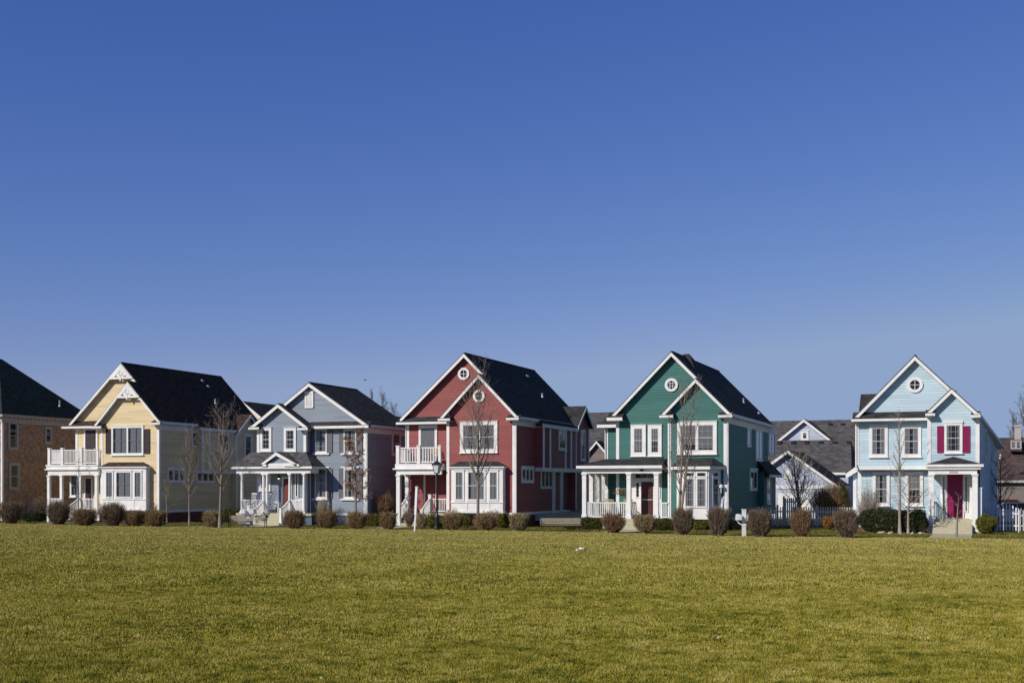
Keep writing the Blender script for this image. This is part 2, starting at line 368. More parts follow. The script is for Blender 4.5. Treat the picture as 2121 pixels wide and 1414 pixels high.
def window(root, fr, u0, u1, w0, w1, cas=.12, units=1, cols=2, rows=4, curtain=1, sill=True, dm=.075, casmat='white', name='window', sashmat='sash', head=0.0, split=True):
    """cased sash window: casing > sash, pane (glass before a near-black sheet for the unlit room), curtain"""
    if u0 > u1: u0, u1 = u1, u0
    c = MB()
    c.fbox(fr, u0, u0 + cas, w0, w1, 0, dm); c.fbox(fr, u1 - cas, u1, w0, w1, 0, dm)
    c.fbox(fr, u0 + cas, u1 - cas, w1 - cas, w1, 0, dm); c.fbox(fr, u0 + cas, u1 - cas, w0, w0 + cas, 0, dm - .002)
    c.fbox(fr, u0 - .03, u1 + .03, w1, w1 + .035 + head, 0, dm + .03)
    if sill: c.fbox(fr, u0 - .04, u1 + .04, w0 - .05, w0, 0, dm + .05)
    iu0, iu1, iw0, iw1 = u0 + cas, u1 - cas, w0 + cas, w1 - cas
    W = (iu1 - iu0 - (units - 1) * .12) / units
    s = MB(); p = MB(); cu = MB()
    for k in range(units):
        a = iu0 + k * (W + .12); b = a + W
        if k: c.fbox(fr, a - .12, a, iw0, iw1, 0, dm - .01)
        t = .034 if W > .35 else .016
        s.fbox(fr, a, a + t, iw0, iw1, .018, .062); s.fbox(fr, b - t, b, iw0, iw1, .018, .062)
        s.fbox(fr, a + t, b - t, iw1 - t, iw1, .018, .062); s.fbox(fr, a + t, b - t, iw0, iw0 + t, .018, .06)
        mid = (iw0 + iw1) / 2
        if split: s.fbox(fr, a + t, b - t, mid - .022, mid + .022, .019, .066)
        for q in range(1, cols):
            u = a + (b - a) * q / cols; s.fbox(fr, u - .0065, u + .0065, iw0 + t, iw1 - t, .048, .060)
        for q in range(1, rows):
            w = iw0 + (iw1 - iw0) * q / rows
            if abs(w - mid) > .05 or not split: s.fbox(fr, a + t, b - t, w - .0065, w + .0065, .048, .059)
        p.add([fr(a, iw0, .047), fr(b, iw0, .047), fr(b, iw1, .047), fr(a, iw1, .047)], [(0, 1, 2, 3)], 0)
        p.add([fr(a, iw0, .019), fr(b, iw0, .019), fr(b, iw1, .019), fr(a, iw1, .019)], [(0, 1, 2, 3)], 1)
        if curtain:
            spans = {1: [(0, .36), (.60, 1)], 2: [(0, 1)], 3: [(0, .2), (.8, 1)], 4: [(.16, .55), (.62, 1)]}[curtain]
            for f0, f1 in spans:
                n = max(4, int((f1 - f0) * W / .045)); pts = []
                for i in range(n + 1):
                    u = a + W * (f0 + (f1 - f0) * i / n); pts.append((u, .023 + .012 * (i % 2)))
                wt = iw1; wb = iw0 + (iw1 - iw0) * (0 if curtain != 2 else (.08, .45, .0, .25)[int(abs(a * 7)) % 4])
                vs = [fr(u, wt, d) for u, d in pts] + [fr(u, wb, d) for u, d in pts]
                cu.add(vs, [(i, i + 1, i + n + 2, i + n + 1) for i in range(n)])
    o = c.build(name, M[casmat], root)
    s.build('sash', M[sashmat], o); p.build('pane', [M['glass'], M['dark']], o)
    if cu.f: cu.build('curtain', M['curtain'], o)
    return o
def round_window(root, fr, u, w, r, spokes=4, grid=False):
    c = MB(); n = 28
    def ring(ro, ri, d0, d1):
        for k in range(n):
            a0, a1 = 2 * pi * k / n, 2 * pi * (k + 1) / n
            P = [(u + ro * cos(a0), w + ro * sin(a0)), (u + ro * cos(a1), w + ro * sin(a1)), (u + ri * cos(a1), w + ri * sin(a1)), (u + ri * cos(a0), w + ri * sin(a0))]
            c.fpoly(fr, P, d0, d1)
    ring(r, r * .62, 0, .08)
    o = c.build('window', M['white'], root)
    s = MB(); ri = r * .64
    if grid:
        for q in (-.33, .33):
            h = ri * math.sqrt(1 - q * q)
            s.fbox(fr, u + q * ri - .012, u + q * ri + .012, w - h, w + h, .03, .06)
            s.fbox(fr, u - h, u + h, w + q * ri - .012, w + q * ri + .012, .031, .059)
    else:
        s.fbox(fr, u - .014, u + .014, w - ri, w + ri, .03, .06); s.fbox(fr, u - ri, u + ri, w - .014, w + .014, .031, .059)
    s.build('sash', M['white'], o)
    p = MB(); P = [(u + ri * cos(2 * pi * k / n), w + ri * sin(2 * pi * k / n)) for k in range(n)]
    p.add([fr(a, b, .04) for a, b in P], [tuple(range(n))], 0); p.add([fr(a, b, .032) for a, b in P], [tuple(range(n))], 1)
    p.build('pane', [M['glass'], M['dark']], o)
def shutter(root, fr, u0, u1, w0, w1, m):
    s = MB(); s.fbox(fr, u0, u1, w0, w1, .026, .05)
    t = .04
    for a, b in ((w0, w0 + t), (w1 - t, w1), ((w0 + w1) / 2 - t / 2, (w0 + w1) / 2 + t / 2)): s.fbox(fr, u0, u1, a, b, .05, .07)
    s.fbox(fr, u0, u0 + t, w0, w1, .05, .069); s.fbox(fr, u1 - t, u1, w0, w1, .05, .069)
    k = w0 + t
    while k < w1 - t:
        s.fbox(fr, u0 + t, u1 - t, k, k + .022, .05, .062); k += .05
    return s.build('shutter', M[m], root)
def column(root, x, y, z0, z1, w=.2, name='column', round_=False):
    c = MB()
    if round_:
        c.lathe((x, y, 0), [(w * .62, z0 + .1), (w * .62, z0 + .14), (w * .5, z0 + .18), (w * .5, z0 + 1), (w * .42, z1 - .2), (w * .42, z1 - .18), (w * .55, z1 - .12), (w * .55, z1 - .1)], 14)
        c.box(x - w * .65, x + w * .65, y - w * .65, y + w * .65, z0, z0 + .1); c.box(x - w * .6, x + w * .6, y - w * .6, y + w * .6, z1 - .1, z1)
    else:
        h = w / 2
        c.box(x - h, x + h, y - h, y + h, z0 + .22, z1 - .1)
        c.box(x - h - .035, x + h + .035, y - h - .035, y + h + .035, z0, z0 + .22)
        c.box(x - h - .02, x + h + .02, y - h - .02, y + h + .02, z1 - .34, z1 - .30)
        c.box(x - h - .03, x + h + .03, y - h - .03, y + h + .03, z1 - .1, z1 - .05); c.box(x - h - .05, x + h + .05, y - h - .05, y + h + .05, z1 - .05, z1)
    return c.build(name, M['white'], root, smooth=False)
def railing(root, a, b, z0a, z0b, h=.9, gap=.13, bal=.035, name='railing', rail=.08):
    """a->b plan points, foot heights at both ends; rails, balusters"""
    r = MB(); a, b = Vector(a), Vector(b); n = max(2, int((b - a).length / gap))
    A0, B0 = Vector((a.x, a.y, z0a)), Vector((b.x, b.y, z0b)); U = Vector((0, 0, 1))
    r.bar(A0 + U * h, B0 + U * h, rail, rail * .8); r.bar(A0 + U * .1, B0 + U * .1, rail * .7, .06)
    for i in range(1, n):
        p = A0.lerp(B0, i / n); r.bar(p + U * .1, p + U * h, bal, bal)
    return r.build(name, M['white'], root)
def newel(root, x, y, z0, z1, w=.14, name='newel_post'):
    c = MB(); c.box(x - w / 2, x + w / 2, y - w / 2, y + w / 2, z0, z1); c.box(x - w / 2 - .025, x + w / 2 + .025, y - w / 2 - .025, y + w / 2 + .025, z1, z1 + .05)
    return c.build(name, M['white'], root)
def steps(root, x0, x1, ytop, ztop, n, run=.3, name='steps'):
    c = MB(); h = ztop / n
    for i in range(n): c.box(x0, x1, ytop - (i + 1) * run, ytop - i * run, 0 if i == n - 1 else 0, ztop - i * h - .002 * (i == 0))
    return c.build(name, M['concrete'], root)
def door(root, fr, u0, u1, w0, w1, m, cas=.1, storm=False, handle=True):
    c = MB(); c.fbox(fr, u0 - cas, u0, w0, w1 + cas, 0, .08); c.fbox(fr, u1, u1 + cas, w0, w1 + cas, 0, .08); c.fbox(fr, u0, u1, w1, w1 + cas, 0, .08)
    d = MB(); d.fbox(fr, u0, u1, w0, w1, .0, .04)
    W = u1 - u0; H = w1 - w0
    for i in range(2):
        a = u0 + W * (.12 + .46 * i); b = a + W * .3
        for f0, f1 in ((.08, .36), (.42, .68), (.74, .93)): d.fbox(fr, a, b, w0 + H * f0, w0 + H * f1, .04, .055)
    o = d.build('door', M[m], root)
    c.build('door_frame', M['white'], o)
    if storm:
        k = MB(); k.fbox(fr, u0 + .02, u1 - .02, w0 + H * .49, w0 + H * .52, .056, .08); k.build('push_bar', M['metal'], o)
    if handle:
        k = MB(); k.fbox(fr, u1 - .12, u1 - .07, w0 + H * .44, w0 + H * .5, .05, .1); k.build('handle', M['metal'], o)
    return o

def rake(mb, pts, y, w=.16, t=.05, mi=0):
    """white barge boards along the slopes pts=[(x,z) end, apex, end] at plane y"""
    for a, b in zip(pts[:-1], pts[1:]):
        mb.slab([(a[0], y, a[1]), (b[0], y, b[1]), (b[0], y, b[1] - w * 1.35), (a[0], y, a[1] - w * 1.35)], (0, t, 0), mi)

def nested_house(name, label, P, wallmat, roofmat, yS=70.4, yM=71.4, yB=84.8, z0=.7, shared='R', oh=.32, group=None, found='fbrick', foundz=None, lowcut=None, holeS=None, pentL=None, gutter=True):
    """a two-storey house: main gable (ridge along y) with a lower gable nested on its R or L slope, one metre forward"""
    s = 1 if shared == 'R' else -1
    xR = X(P['apex'][0], yM - oh); zR = Z(*P['apex'], yM - oh)
    xO = X(P['out'][0], yS - oh); zO = Z(*P['out'], yS - oh)          # outer end of the shared slope
    xI = X(P['far'][0], yM - oh)                                       # other end of main gable
    m = (zR - zO) / abs(xO - xR)
    zI = Z(*P['far'], yM - oh) + .02; mL = (zR - zI) / abs(xI - xR)
    xS = X(P['sec'][0], yS - oh); zS = zR - m * abs(xS - xR)
    xT = X(P['secin'][0], yS - oh); zT = zS - m * abs(xT - xS)
    root = thing(name, label, 'house', (xR, yM, 0), group=group)
    h = Root(); h.root = root; h.xR, h.zR, h.xO, h.zO, h.xI, h.zI, h.m, h.xS, h.zS, h.xT, h.zT = xR, zR, xO, zO, xI, zI, m, xS, zS, xT, zT
    h.yS, h.yM, h.yB, h.s, h.z0, h.oh = yS, yM, yB, s, z0, oh
    th = .10; under = th * math.sqrt(1 + m * m)
    wo = P.get('wout', xO - s * oh); wi = P.get('win', xI + s * oh); wt = P.get('wsec', xT + s * oh)
    h.wo, h.wi, h.wt = wo, wi, wt
    zmain = lambda x: zR - (m if s * (x - xR) > 0 else mL) * abs(x - xR) - under - .02
    zsec = lambda x: zS - m * abs(x - xS) - under - .02
    h.zmain, h.zsec = zmain, zsec
    # walls
    w = MB()
    zl = lowcut if lowcut is not None else z0
    lo, hi = min(wo, wi), max(wo, wi)
    siding(w, FF(yM), [(lo, zl), (hi, zl), (hi, zmain(hi)), (xR, zmain(xR)), (lo, zmain(lo))])
    a, b = min(wo, wt), max(wo, wt)
    zs0 = z0 if holeS is None else holeS
    siding(w, FF(yS), [(a, zs0), (b, zs0), (b, zsec(b)), (xS, zsec(xS)), (a, zsec(a))])
    # return wall of the section (inner) and the outer side, sided
    frI = FL(wt) if s > 0 else FR(wt)
    siding(w, frI, [(yS, zs0), (yM, zs0), (yM, zsec(wt)), (yS, zsec(wt))])
    frO = FR(wo) if s > 0 else FL(wo)
    zo_ = zmain(wo)
    siding(w, frO, [(yS if zs0 == z0 else yM, z0), (yB, z0), (yB, zo_), (yS if zs0 == z0 else yM, zo_)])
    if zs0 != z0: siding(w, frO, [(yS, zs0), (yM, zs0), (yM, zo_), (yS, zo_)])
    frW = FL(wi) if s > 0 else FR(wi)
    siding(w, frW, [(yM, z0 if lowcut is None else lowcut), (yB, z0 if lowcut is None else lowcut), (yB, zmain(wi)), (yM, zmain(wi))])
    siding(w, FB(yB), [(lo, z0), (hi, z0), (hi, zmain(hi)), (xR, zmain(xR)), (lo, zmain(lo))])
    h.wallmb = w; h.wallmat = wallmat
    # roof slabs
    r = MB()
    def slope(xa, za, xb, zb, y0, y1):
        r.slab([(xa, y0, za), (xb, y0, zb), (xb, y1, zb), (xa, y1, za)], (0, 0, -under))
    slope(xR, zR, xO, zO, yM - oh, yB + oh); slope(xR, zR, xI, zI, yM - oh, yB + oh)
    slope(xS, zS, xO, zO, yS - oh, yM - oh); slope(xS, zS, xT, zT, yS - oh, yM + 1.2)
    h.roofmb = r; h.roofmat = roofmat
    # ridge cap
    r.bar((xR, yM - oh + .04, zR + .0), (xR, yB + oh - .04, zR + .0), .12, .03)
    # barge boards, soffits
    t = MB()
    drop = under * .55
    nx = xR + s * (xS - xR) * s     # main shared slope is hidden where the section starts
    rake(t, [(xI, zI - .075), (xR, zR - .075)], yM - oh - .045)
    xe = P.get('mainend'); xe = X(xe, yM - oh) if xe else xS + s * .35
    rake(t, [(xR, zR - .075), (xe, zR - m * abs(xe - xR) - .075)], yM - oh - .045)
    rake(t, [(xT, zT - .075), (xS, zS - .075), (xO, zO - .075)], yS - oh - .045)
    # sheet soffits under overhangs
    for (xa, za, xb, zb, y0, y1) in ((xR, zR, xI, zI, yM - oh, yM), (xR, zR, xe, zR - m * abs(xe - xR), yM - oh, yM), (xS, zS, xT, zT, yS - oh, yS), (xS, zS, xO, zO, yS - oh, yS)):
        t.slab([(xa, y0, za - under - .002), (xb, y0, zb - under - .002), (xb, y1, zb - under - .002), (xa, y1, za - under - .002)], (0, 0, -.018))
    # eave fascia + gutter along the outer side and boxed soffit
    t.box(xO - .03, xO + .05, yS - oh - .05, yB + oh, zO - .20, zO - .03)
    t.box(min(xO, wo), max(xO, wo), yS - oh, yB, zO - .26, zO - .235)
    t.box(xI - .05, xI + .03, yM + .05, yB + oh, zI - .20, zI - .03)
    t.box(min(xI, wi), max(xI, wi), yM + .05, yB, zI - .26, zI - .235)
    # frieze board below the outer soffit
    t.fbox(frO, yS + .02, yB, zO - .55, zO - .26, .0, .05)
    # corner boards
    cb = .155
    def corner(x, y, za, zb, sx):
        t.box(x - sx * cb, x + sx * .034, y - .034, y + .001, za, zb); t.box(x + sx * .0, x + sx * .034, y, y + cb, za, zb)
    corner(wo, yS, zs0 - .12, zO - .24, s); corner(wt, yS, zs0 - .12, zsec(wt), -s)
    corner(wi, yM, zl - .1, zI - .24, -s)
    # water table
    if holeS is None: t.box(a - .04, b + .04, yS - .05, yS - .001, z0 - .15, z0 + .02)
    t.fbox(frO, (yS if zs0 == z0 else yM), yB, z0 - .15, z0 + .02, 0, .045)
    # corner returns (little boxed eaves at the feet of the gables)
    for (xe_, ze_, wx, y_, sx) in ((xO, zO, wo, yS, s), (xT, zT, wt, yS, -s)):
        x_in = wx - sx * .38; xo_ = xe_ + sx * .10
        r.slab([(x_in, y_ - .0, ze_ + .08), (xo_, y_ - .0, ze_ + .08), (xo_, y_ - oh - .12, ze_ - .12), (x_in, y_ - oh - .12, ze_ - .12)], (0, 0, -.05))
        t.box(min(x_in, xo_), max(x_in, xo_), y_ - oh - .17, y_ - oh - .12, ze_ - .25, ze_ - .13)
        t.box(min(x_in, xo_), max(x_in, xo_), y_ - oh - .12, y_, ze_ - .29, ze_ - .27)
    h.trim = t; h.under = under
    # pent roof under the main gable
    pl = P.get('pent')
    if pl:
        xa, xb = sorted((X(pl[0], yM - .5), wt)); 
        if s < 0: xa, xb = sorted((wt, X(pl[0], yM - .5)))
        zt = Z((pl[0] + P['sec'][0]) / 2, pl[1], yM); zb = Z((pl[0] + P['sec'][0]) / 2, pl[2], yM - .5)
        r.slab([(xa, yM - .5, zb), (xb, yM - .5, zb), (xb, yM + .0, zt), (xa, yM + .0, zt)], (0, 0, -.06))
        t.box(xa - .04, xb, yM - .56, yM - .5, zb - .13, zb + .0)
        t.box(xa, xb, yM - .5, yM - .001, zb - .13, zb - .11)
        h.pentz = zb
    f = MB(); fz = foundz or (z0 - .14)
    f.box(lo + .05, hi - .05, yM + .05, yB - .05, 0, fz)
    if holeS is None: f.box(a + .05, b - .05, yS + .05, yM + .1, 0, fz)
    f.build('foundation', M[found], root)
    return h
def finish(h):
    h.wallmb.build('wall', M[h.wallmat], h.root)
    h.roofmb.build('roof', M[h.roofmat], h.root)
    h.trim.build('trim', M['white'], h.root)
def downspout(root, x, y, z0, z1, kick=1, yk=.0):
    c = MB(); c.tube([(x, y - .1, z1), (x, y - .1, z1 - .12), (x - .0, y, z1 - .35), (x, y, z0 + .15), (x, y - .25, z0)], [.04] * 5, 6)
    return c.build('downspout', M['white'], root)
def pipe_vent(root, x, y, z, h=.5, r=.06):
    c = MB(); c.tube([(x, y, z - .25), (x, y, z + h)], [r, r], 8); c.tube([(x, y, z - .05), (x, y, z + .05)], [r * 2, r * 1.3], 8)
    return c.build('roof_vent', M['metal'], root)
def box_bay(root, y, px0, px1, pyt, pyb, wins, wpy, roofm, rtop, rpy, D=.45, cols=2, divs=(), sash='sash'):
    """shallow white box bay with three sash windows under a small hipped roof"""
    x0, x1, z0, z1 = RF(px0, pyt, px1, pyb, y - D)
    c = MB(); c.box(x0, x1, y - D, y, z0, z1)
    c.box(x0 - .05, x1 + .05, y - D - .06, y, z1 - .16, z1 - .02)
    zs = Z((px0 + px1) / 2, wpy[1], y - D) - .12
    c.box(x0 - .03, x1 + .03, y - D - .05, y, zs - .08, zs)
    c.box(x0 - .03, x1 + .03, y - D - .04, y, z0, z0 + .14)
    for dv in divs:
        u = X(dv, y - D); c.box(u - .045, u + .045, y - D - .025, y - D, z0 + .14, zs - .08)
    bay = c.build('bay_window', M['white'], root)
    for a, b in wins:
        u0, u1 = X(a, y - D), X(b, y - D)
        w0, w1 = Z((a + b) / 2, wpy[1], y - D), Z((a + b) / 2, wpy[0], y - D)
        wide = (u1 - u0) > .8
        window(bay, FF(y - D), u0 - .09, u1 + .09, w0 - .09, w1 + .09, cas=.09, cols=(2 if not wide else 3) if sash == 'sash' else 1, rows=1, curtain=4, sill=False, dm=.055, sashmat=sash)
    r = MB(); ze = z1
    X0, X1 = x0 - .14, x1 + .14; T0, T1 = X(rtop[0], y), X(rtop[1], y); zt = Z((rtop[0] + rtop[1]) / 2, rpy, y)
    yo = y - D - .14
    vs = [(X0, yo, ze), (X1, yo, ze), (X1, y, ze), (X0, y, ze), (T0 + .05, y - .02, zt), (T1 - .05, y - .02, zt)]
    r.add(vs, [(0, 1, 5, 4), (1, 2, 5), (0, 4, 3), (2, 3, 4, 5), (3, 2, 1, 0)])
    g = MB(); g.box(X0, X1, yo, y, ze - .07, ze - .003)
    g.build('gutter', M['white'], bay); r.build('bay_roof', M[roofm], bay)
    return bay

# ================================================================== YELLOW HOUSE
def gingerbread(root, xa, za, m, y, hgt):
    """fan-shaped white gable ornament: a bottom tie, a drop and five petals with open gaps between"""
    c = MB(); hw = hgt / m
    zb = za - hgt
    c.box(xa - hw, xa + hw, y - .05, y, zb, zb + .14)
    c.slab([(xa - hw, y - .052, zb + .02), (xa, y - .052, za), (xa, y - .052, za - .42), (xa - hw + .30, y - .052, zb + .02)], (0, .05, 0))
    c.slab([(xa + hw, y - .052, zb + .02), (xa, y - .052, za), (xa, y - .052, za - .42), (xa + hw - .30, y - .052, zb + .02)], (0, .05, 0))
    c.box(xa - .05, xa + .05, y - .07, y, zb - .12, zb + .16)
    o = Vector((xa, y - .03, zb + .12))
    for ang, L, wd in ((0, hgt * .62, .09), (27, hgt * .50, .06), (-27, hgt * .50, .06), (57, hgt * .62, .11), (-57, hgt * .62, .11)):
        a = radians(ang); d = Vector((sin(a), 0, cos(a))); q = Vector((cos(a), 0, -sin(a)))
        c.slab([o - q * .03, o + q * .03, o + d * L * .55 + q * wd, o + d * L, o + d * L * .55 - q * wd], (0, .045, 0))
    n = 14
    for s_ in (-1, 1):                                       # the pointed oval in the middle
        for k in range(n):
            t0, t1 = k / n, (k + 1) / n
            f = lambda t: Vector((xa + s_ * .19 * sin(pi * t), y - .03, zb + .16 + hgt * .56 * t))
            c.bar(f(t0), f(t1), .05, .05, up=(0, 1, 0))
    return c.build('gable_ornament', M['white'], root)

def yellow_house():
    h = nested_house('yellow_house', 'yellow clapboard two-storey house with brown roof, fan gable ornaments and white balcony porch',
        dict(apex=(251, 750), out=(331.5, 871), far=(143.6, 876.8), sec=(264.6, 791.6), secin=(195.2, 872.4), pent=(129, 871, 882), mainend=289),
        'yellow', 'roof_brown', yB=82.8, z0=.82, lowcut=3.75, group='two-storey houses along the street')
    R = h.root; yS, yM = h.yS, h.yM; fs, fm = FF(yS), FF(yM)
    gingerbread(R, h.xR, h.zR - .14, h.m, yM - .37, 1.02); gingerbread(R, h.xS, h.zS - .14, h.m, yS - .37, 1.02)
    u0, u1, w0, w1 = RF(232, 882, 298, 942, yS); window(R, fs, u0, u1, w0, w1, cas=.13, units=2, cols=1, rows=1, curtain=4, sashmat='greyshut')
    for a, b in ((220, 231), (299.5, 311)):
        u0, u1, w0, w1 = RF(a, 888, b, 939, yS); shutter(R, fs, u0, u1, w0, w1, 'brownshut')
    box_bay(R, yS, 212, 302.5, 966, 1057, ((221, 233), (242, 271), (280, 292)), (978, 1028), 'roof_brown', (224, 299), 957, divs=(247, 277), sash='greyshut')
    # balcony door and upper wall
    u0, u1, w0, w1 = RF(178, 890, 200, 934, yM)
    door(R, fm, u0, u1, 3.85, w1, 'brownshut', cas=.14)
    # recessed entrance wall under the upper floor
    xs = min(h.wi, h.wt); xe = h.wt; yd = yM + .6
    siding(h.wallmb, FF(yd), [(h.wi, h.z0), (xe, h.z0), (xe, 3.75), (h.wi, 3.75)])
    h.trim.box(h.wi, xe, yM, yd, 3.66, 3.74)
    siding(h.wallmb, FL(h.wi), [(yd, h.z0), (h.yB, h.z0), (h.yB, 3.75), (yd, 3.75)])
    u0, u1 = X(146, yd), X(164, yd); window(R, FF(yd), u0, u1, 1.7, 3.3, cas=.1, cols=2, rows=2, curtain=0)
    door(R, FF(yd), X(178, yd), X(190, yd), h.z0, 3.0, 'brownshut')
    # porch: deck, beam, columns, upper balustrade
    yf = yS - .2; xl, xr = X(98, yf), X(204, yf); zf = .78; zt = Z(150, 962, yf)
    d = MB(); d.box(xl, xr, yf - .02, yd, zf - .16, zf); d.build('porch_floor', M['concrete'], R)
    sk = MB(); sk.box(xl + .1, xr, yf + .08, yf + .12, .1, zf - .16); sk.build('porch_skirt', M['white'], R)
    b = MB(); b.box(xl + .04, xr, yf, yf + .18, zt - .72, zt - .36); b.box(xl + .04, xl + .22, yf + .18, yd, zt - .72, zt - .36)
    b.box(xl - .12, xr, yf - .14, yM, zt - .36, zt - .28); b.box(xl - .04, xr, yf - .06, yM, zt - .28, zt - .1); b.box(xl - .07, xr, yf - .1, yM, zt - .1, zt)
    b.build('balcony_floor', M['white'], R)
    for px in (102, 128, 166.5, 200.5): column(R, X(px, yf + .1), yf + .1, zf, zt - .72, .2)
    for px in (129, 184): column(R, X(px, yf + .1) + .0, yd - .1, zf, zt - .72, .16)
    for px in (103, 130, 169): newel(R, X(px, yf + .05), yf + .05, zt, zt + 1.12, .2)
    newel(R, xr - .08, yf + .05, zt, zt + 1.0, .12)
    ps = [X(q, yf + .05) for q in (103, 130, 169)] + [xr]
    for a, b_ in zip(ps[:-1], ps[1:]): railing(R, (a + .1, yf + .05), (b_ - .1, yf + .05), zt, zt, 1.0, .11, .04)
    railing(R, (ps[0], yf + .1), (ps[0], yM), zt, zt, 1.0, .13, .04)
    railing(R, (X(102, yf), yf + .1), (X(128, yf), yf + .1), zf, zf, .8, .12, .04); railing(R, (X(166, yf), yf + .1), (X(200, yf), yf + .1), zf, zf, .8, .12, .04)
    sx0, sx1 = X(130, yf), X(165, yf); steps(R, sx0, sx1, yf, zf - .1, 4, .32)
    for x in (sx0, sx1):
        railing(R, (x, yf), (x, yf - 1.35), zf, .1, .85, .14, .035, name='stair_rail'); newel(R, x, yf - 1.4, 0, 1.1, .16)
    # right side: windows, projecting bay of the upper floor, small rear gable
    x = h.wo
    for (a, b_, t0, t1, c_, rr) in ((345, 383, 968, 999, 3, 1), (405, 443, 968, 1000, 3, 1)):
        u0, u1, w0, w1 = RR(a, t0, b_, t1, x); window(R, FR(x), u0, u1, w0, w1, cas=.16, units=3, cols=1, rows=1, curtain=3, split=False, sill=False)
    u0, u1, w0, w1 = RR(396, 893, 410, 926, x); window(R, FR(x), u0, u1, w0, w1, cas=.12, cols=1, rows=1, curtain=0)
    bx = x + .45; y0, y1 = Yp(418, bx), Yp(489, bx); zb = Z(440, 966, (y0 + y1) / 2) + .55; zt2 = h.zO - .26
    zb = 3.55
    siding(h.wallmb, FR(bx), [(y0, zb), (y1, zb), (y1, zt2), (y0, zt2)]); siding(h.wallmb, FF(y0), [(x, zb), (bx, zb), (bx, zt2), (x, zt2)])
    h.wallmb.box(x, bx, y0, y1, zb - .02, zb)
    h.trim.box(x, bx + .05, y0 - .04, y1 + .04, zb - .2, zb - .02)
    for yy in (y0 - .04, (y0 * .82 + y1 * .18), (y0 + y1) / 2 + .3, y1 - .16): h.trim.box(bx + .02, bx + .05, yy, yy + .2, zb, zt2)
    h.roofmb.slab([(h.xO + .3, y0 - .3, h.zO - .26), (h.xO + .3, y1 + .3, h.zO - .26), (h.xO - .2, y1 + .3, h.zO + .24), (h.xO - .2, y0 - .3, h.zO + .24)], (0, 0, -.08))
    h.trim.box(h.xO + .28, h.xO + .34, y0 - .32, y1 + .32, h.zO - .5, h.zO - .28); h.trim.box(x, h.xO + .3, y0 - .3, y1 + .3, h.zO - .5, h.zO - .47)
    u0, u1, w0, w1 = RR(450, 897, 473, 936, bx); window(R, FR(bx), u0, u1, w0, w1, cas=.14, cols=2, rows=2, curtain=0)
    rear_gable(h, 'yellow', 'roof_brown', Yp(517, h.xO + .3), 1.6, 7.8)
    pipe_vent(R, h.xR + 2.3, Yp(446, h.xR + 2.3), h.zR - h.m * 2.3, .35)
    pipe_vent(R, h.xR + .6, Yp(418, h.xR + .6), h.zR - h.m * .6, .1, .1); pipe_vent(R, h.xR + 1.0, Yp(430, h.xR + 1.0), h.zR - h.m * 1.0, .1, .1)
    finish(h)
def rear_gable(h, wm, rm, yc, hw, za):
    """a small gable facing right near the back of the side wall"""
    x = h.wo; xo = x + .45; m = .78; xf = xo + .28
    zE = za - m * (hw + .25)
    zg = za - .14
    siding(h.wallmb, FR(xo), [(yc - hw, h.z0), (yc + hw, h.z0), (yc + hw, zE), (yc, zg), (yc - hw, zE)])
    siding(h.wallmb, FF(yc - hw), [(x, h.z0), (xo, h.z0), (xo, zE + .05), (x, zE + .05)])
    xback = h.xR
    for sg in (-1, 1):
        h.roofmb.slab([(xf, yc, za), (xf, yc + sg * (hw + .25), zE), (xback, yc + sg * (hw + .25), zE), (xback, yc, za)], (0, 0, -.09))
        h.trim.slab([(xf + .0, yc, za - .04), (xf, yc + sg * (hw + .25), zE - .04), (xf, yc + sg * (hw + .25), zE - .26), (xf, yc, za - .28)], (.04, 0, 0))
        h.trim.box(xo, xo + .035, yc + sg * hw - .1 * sg - .09, yc + sg * hw - .1 * sg + .09, h.z0, zE)
    window(h.root, FR(xo), yc - .5, yc + .5, 4.2, 6.3, cas=.14, cols=2, rows=2, curtain=0)

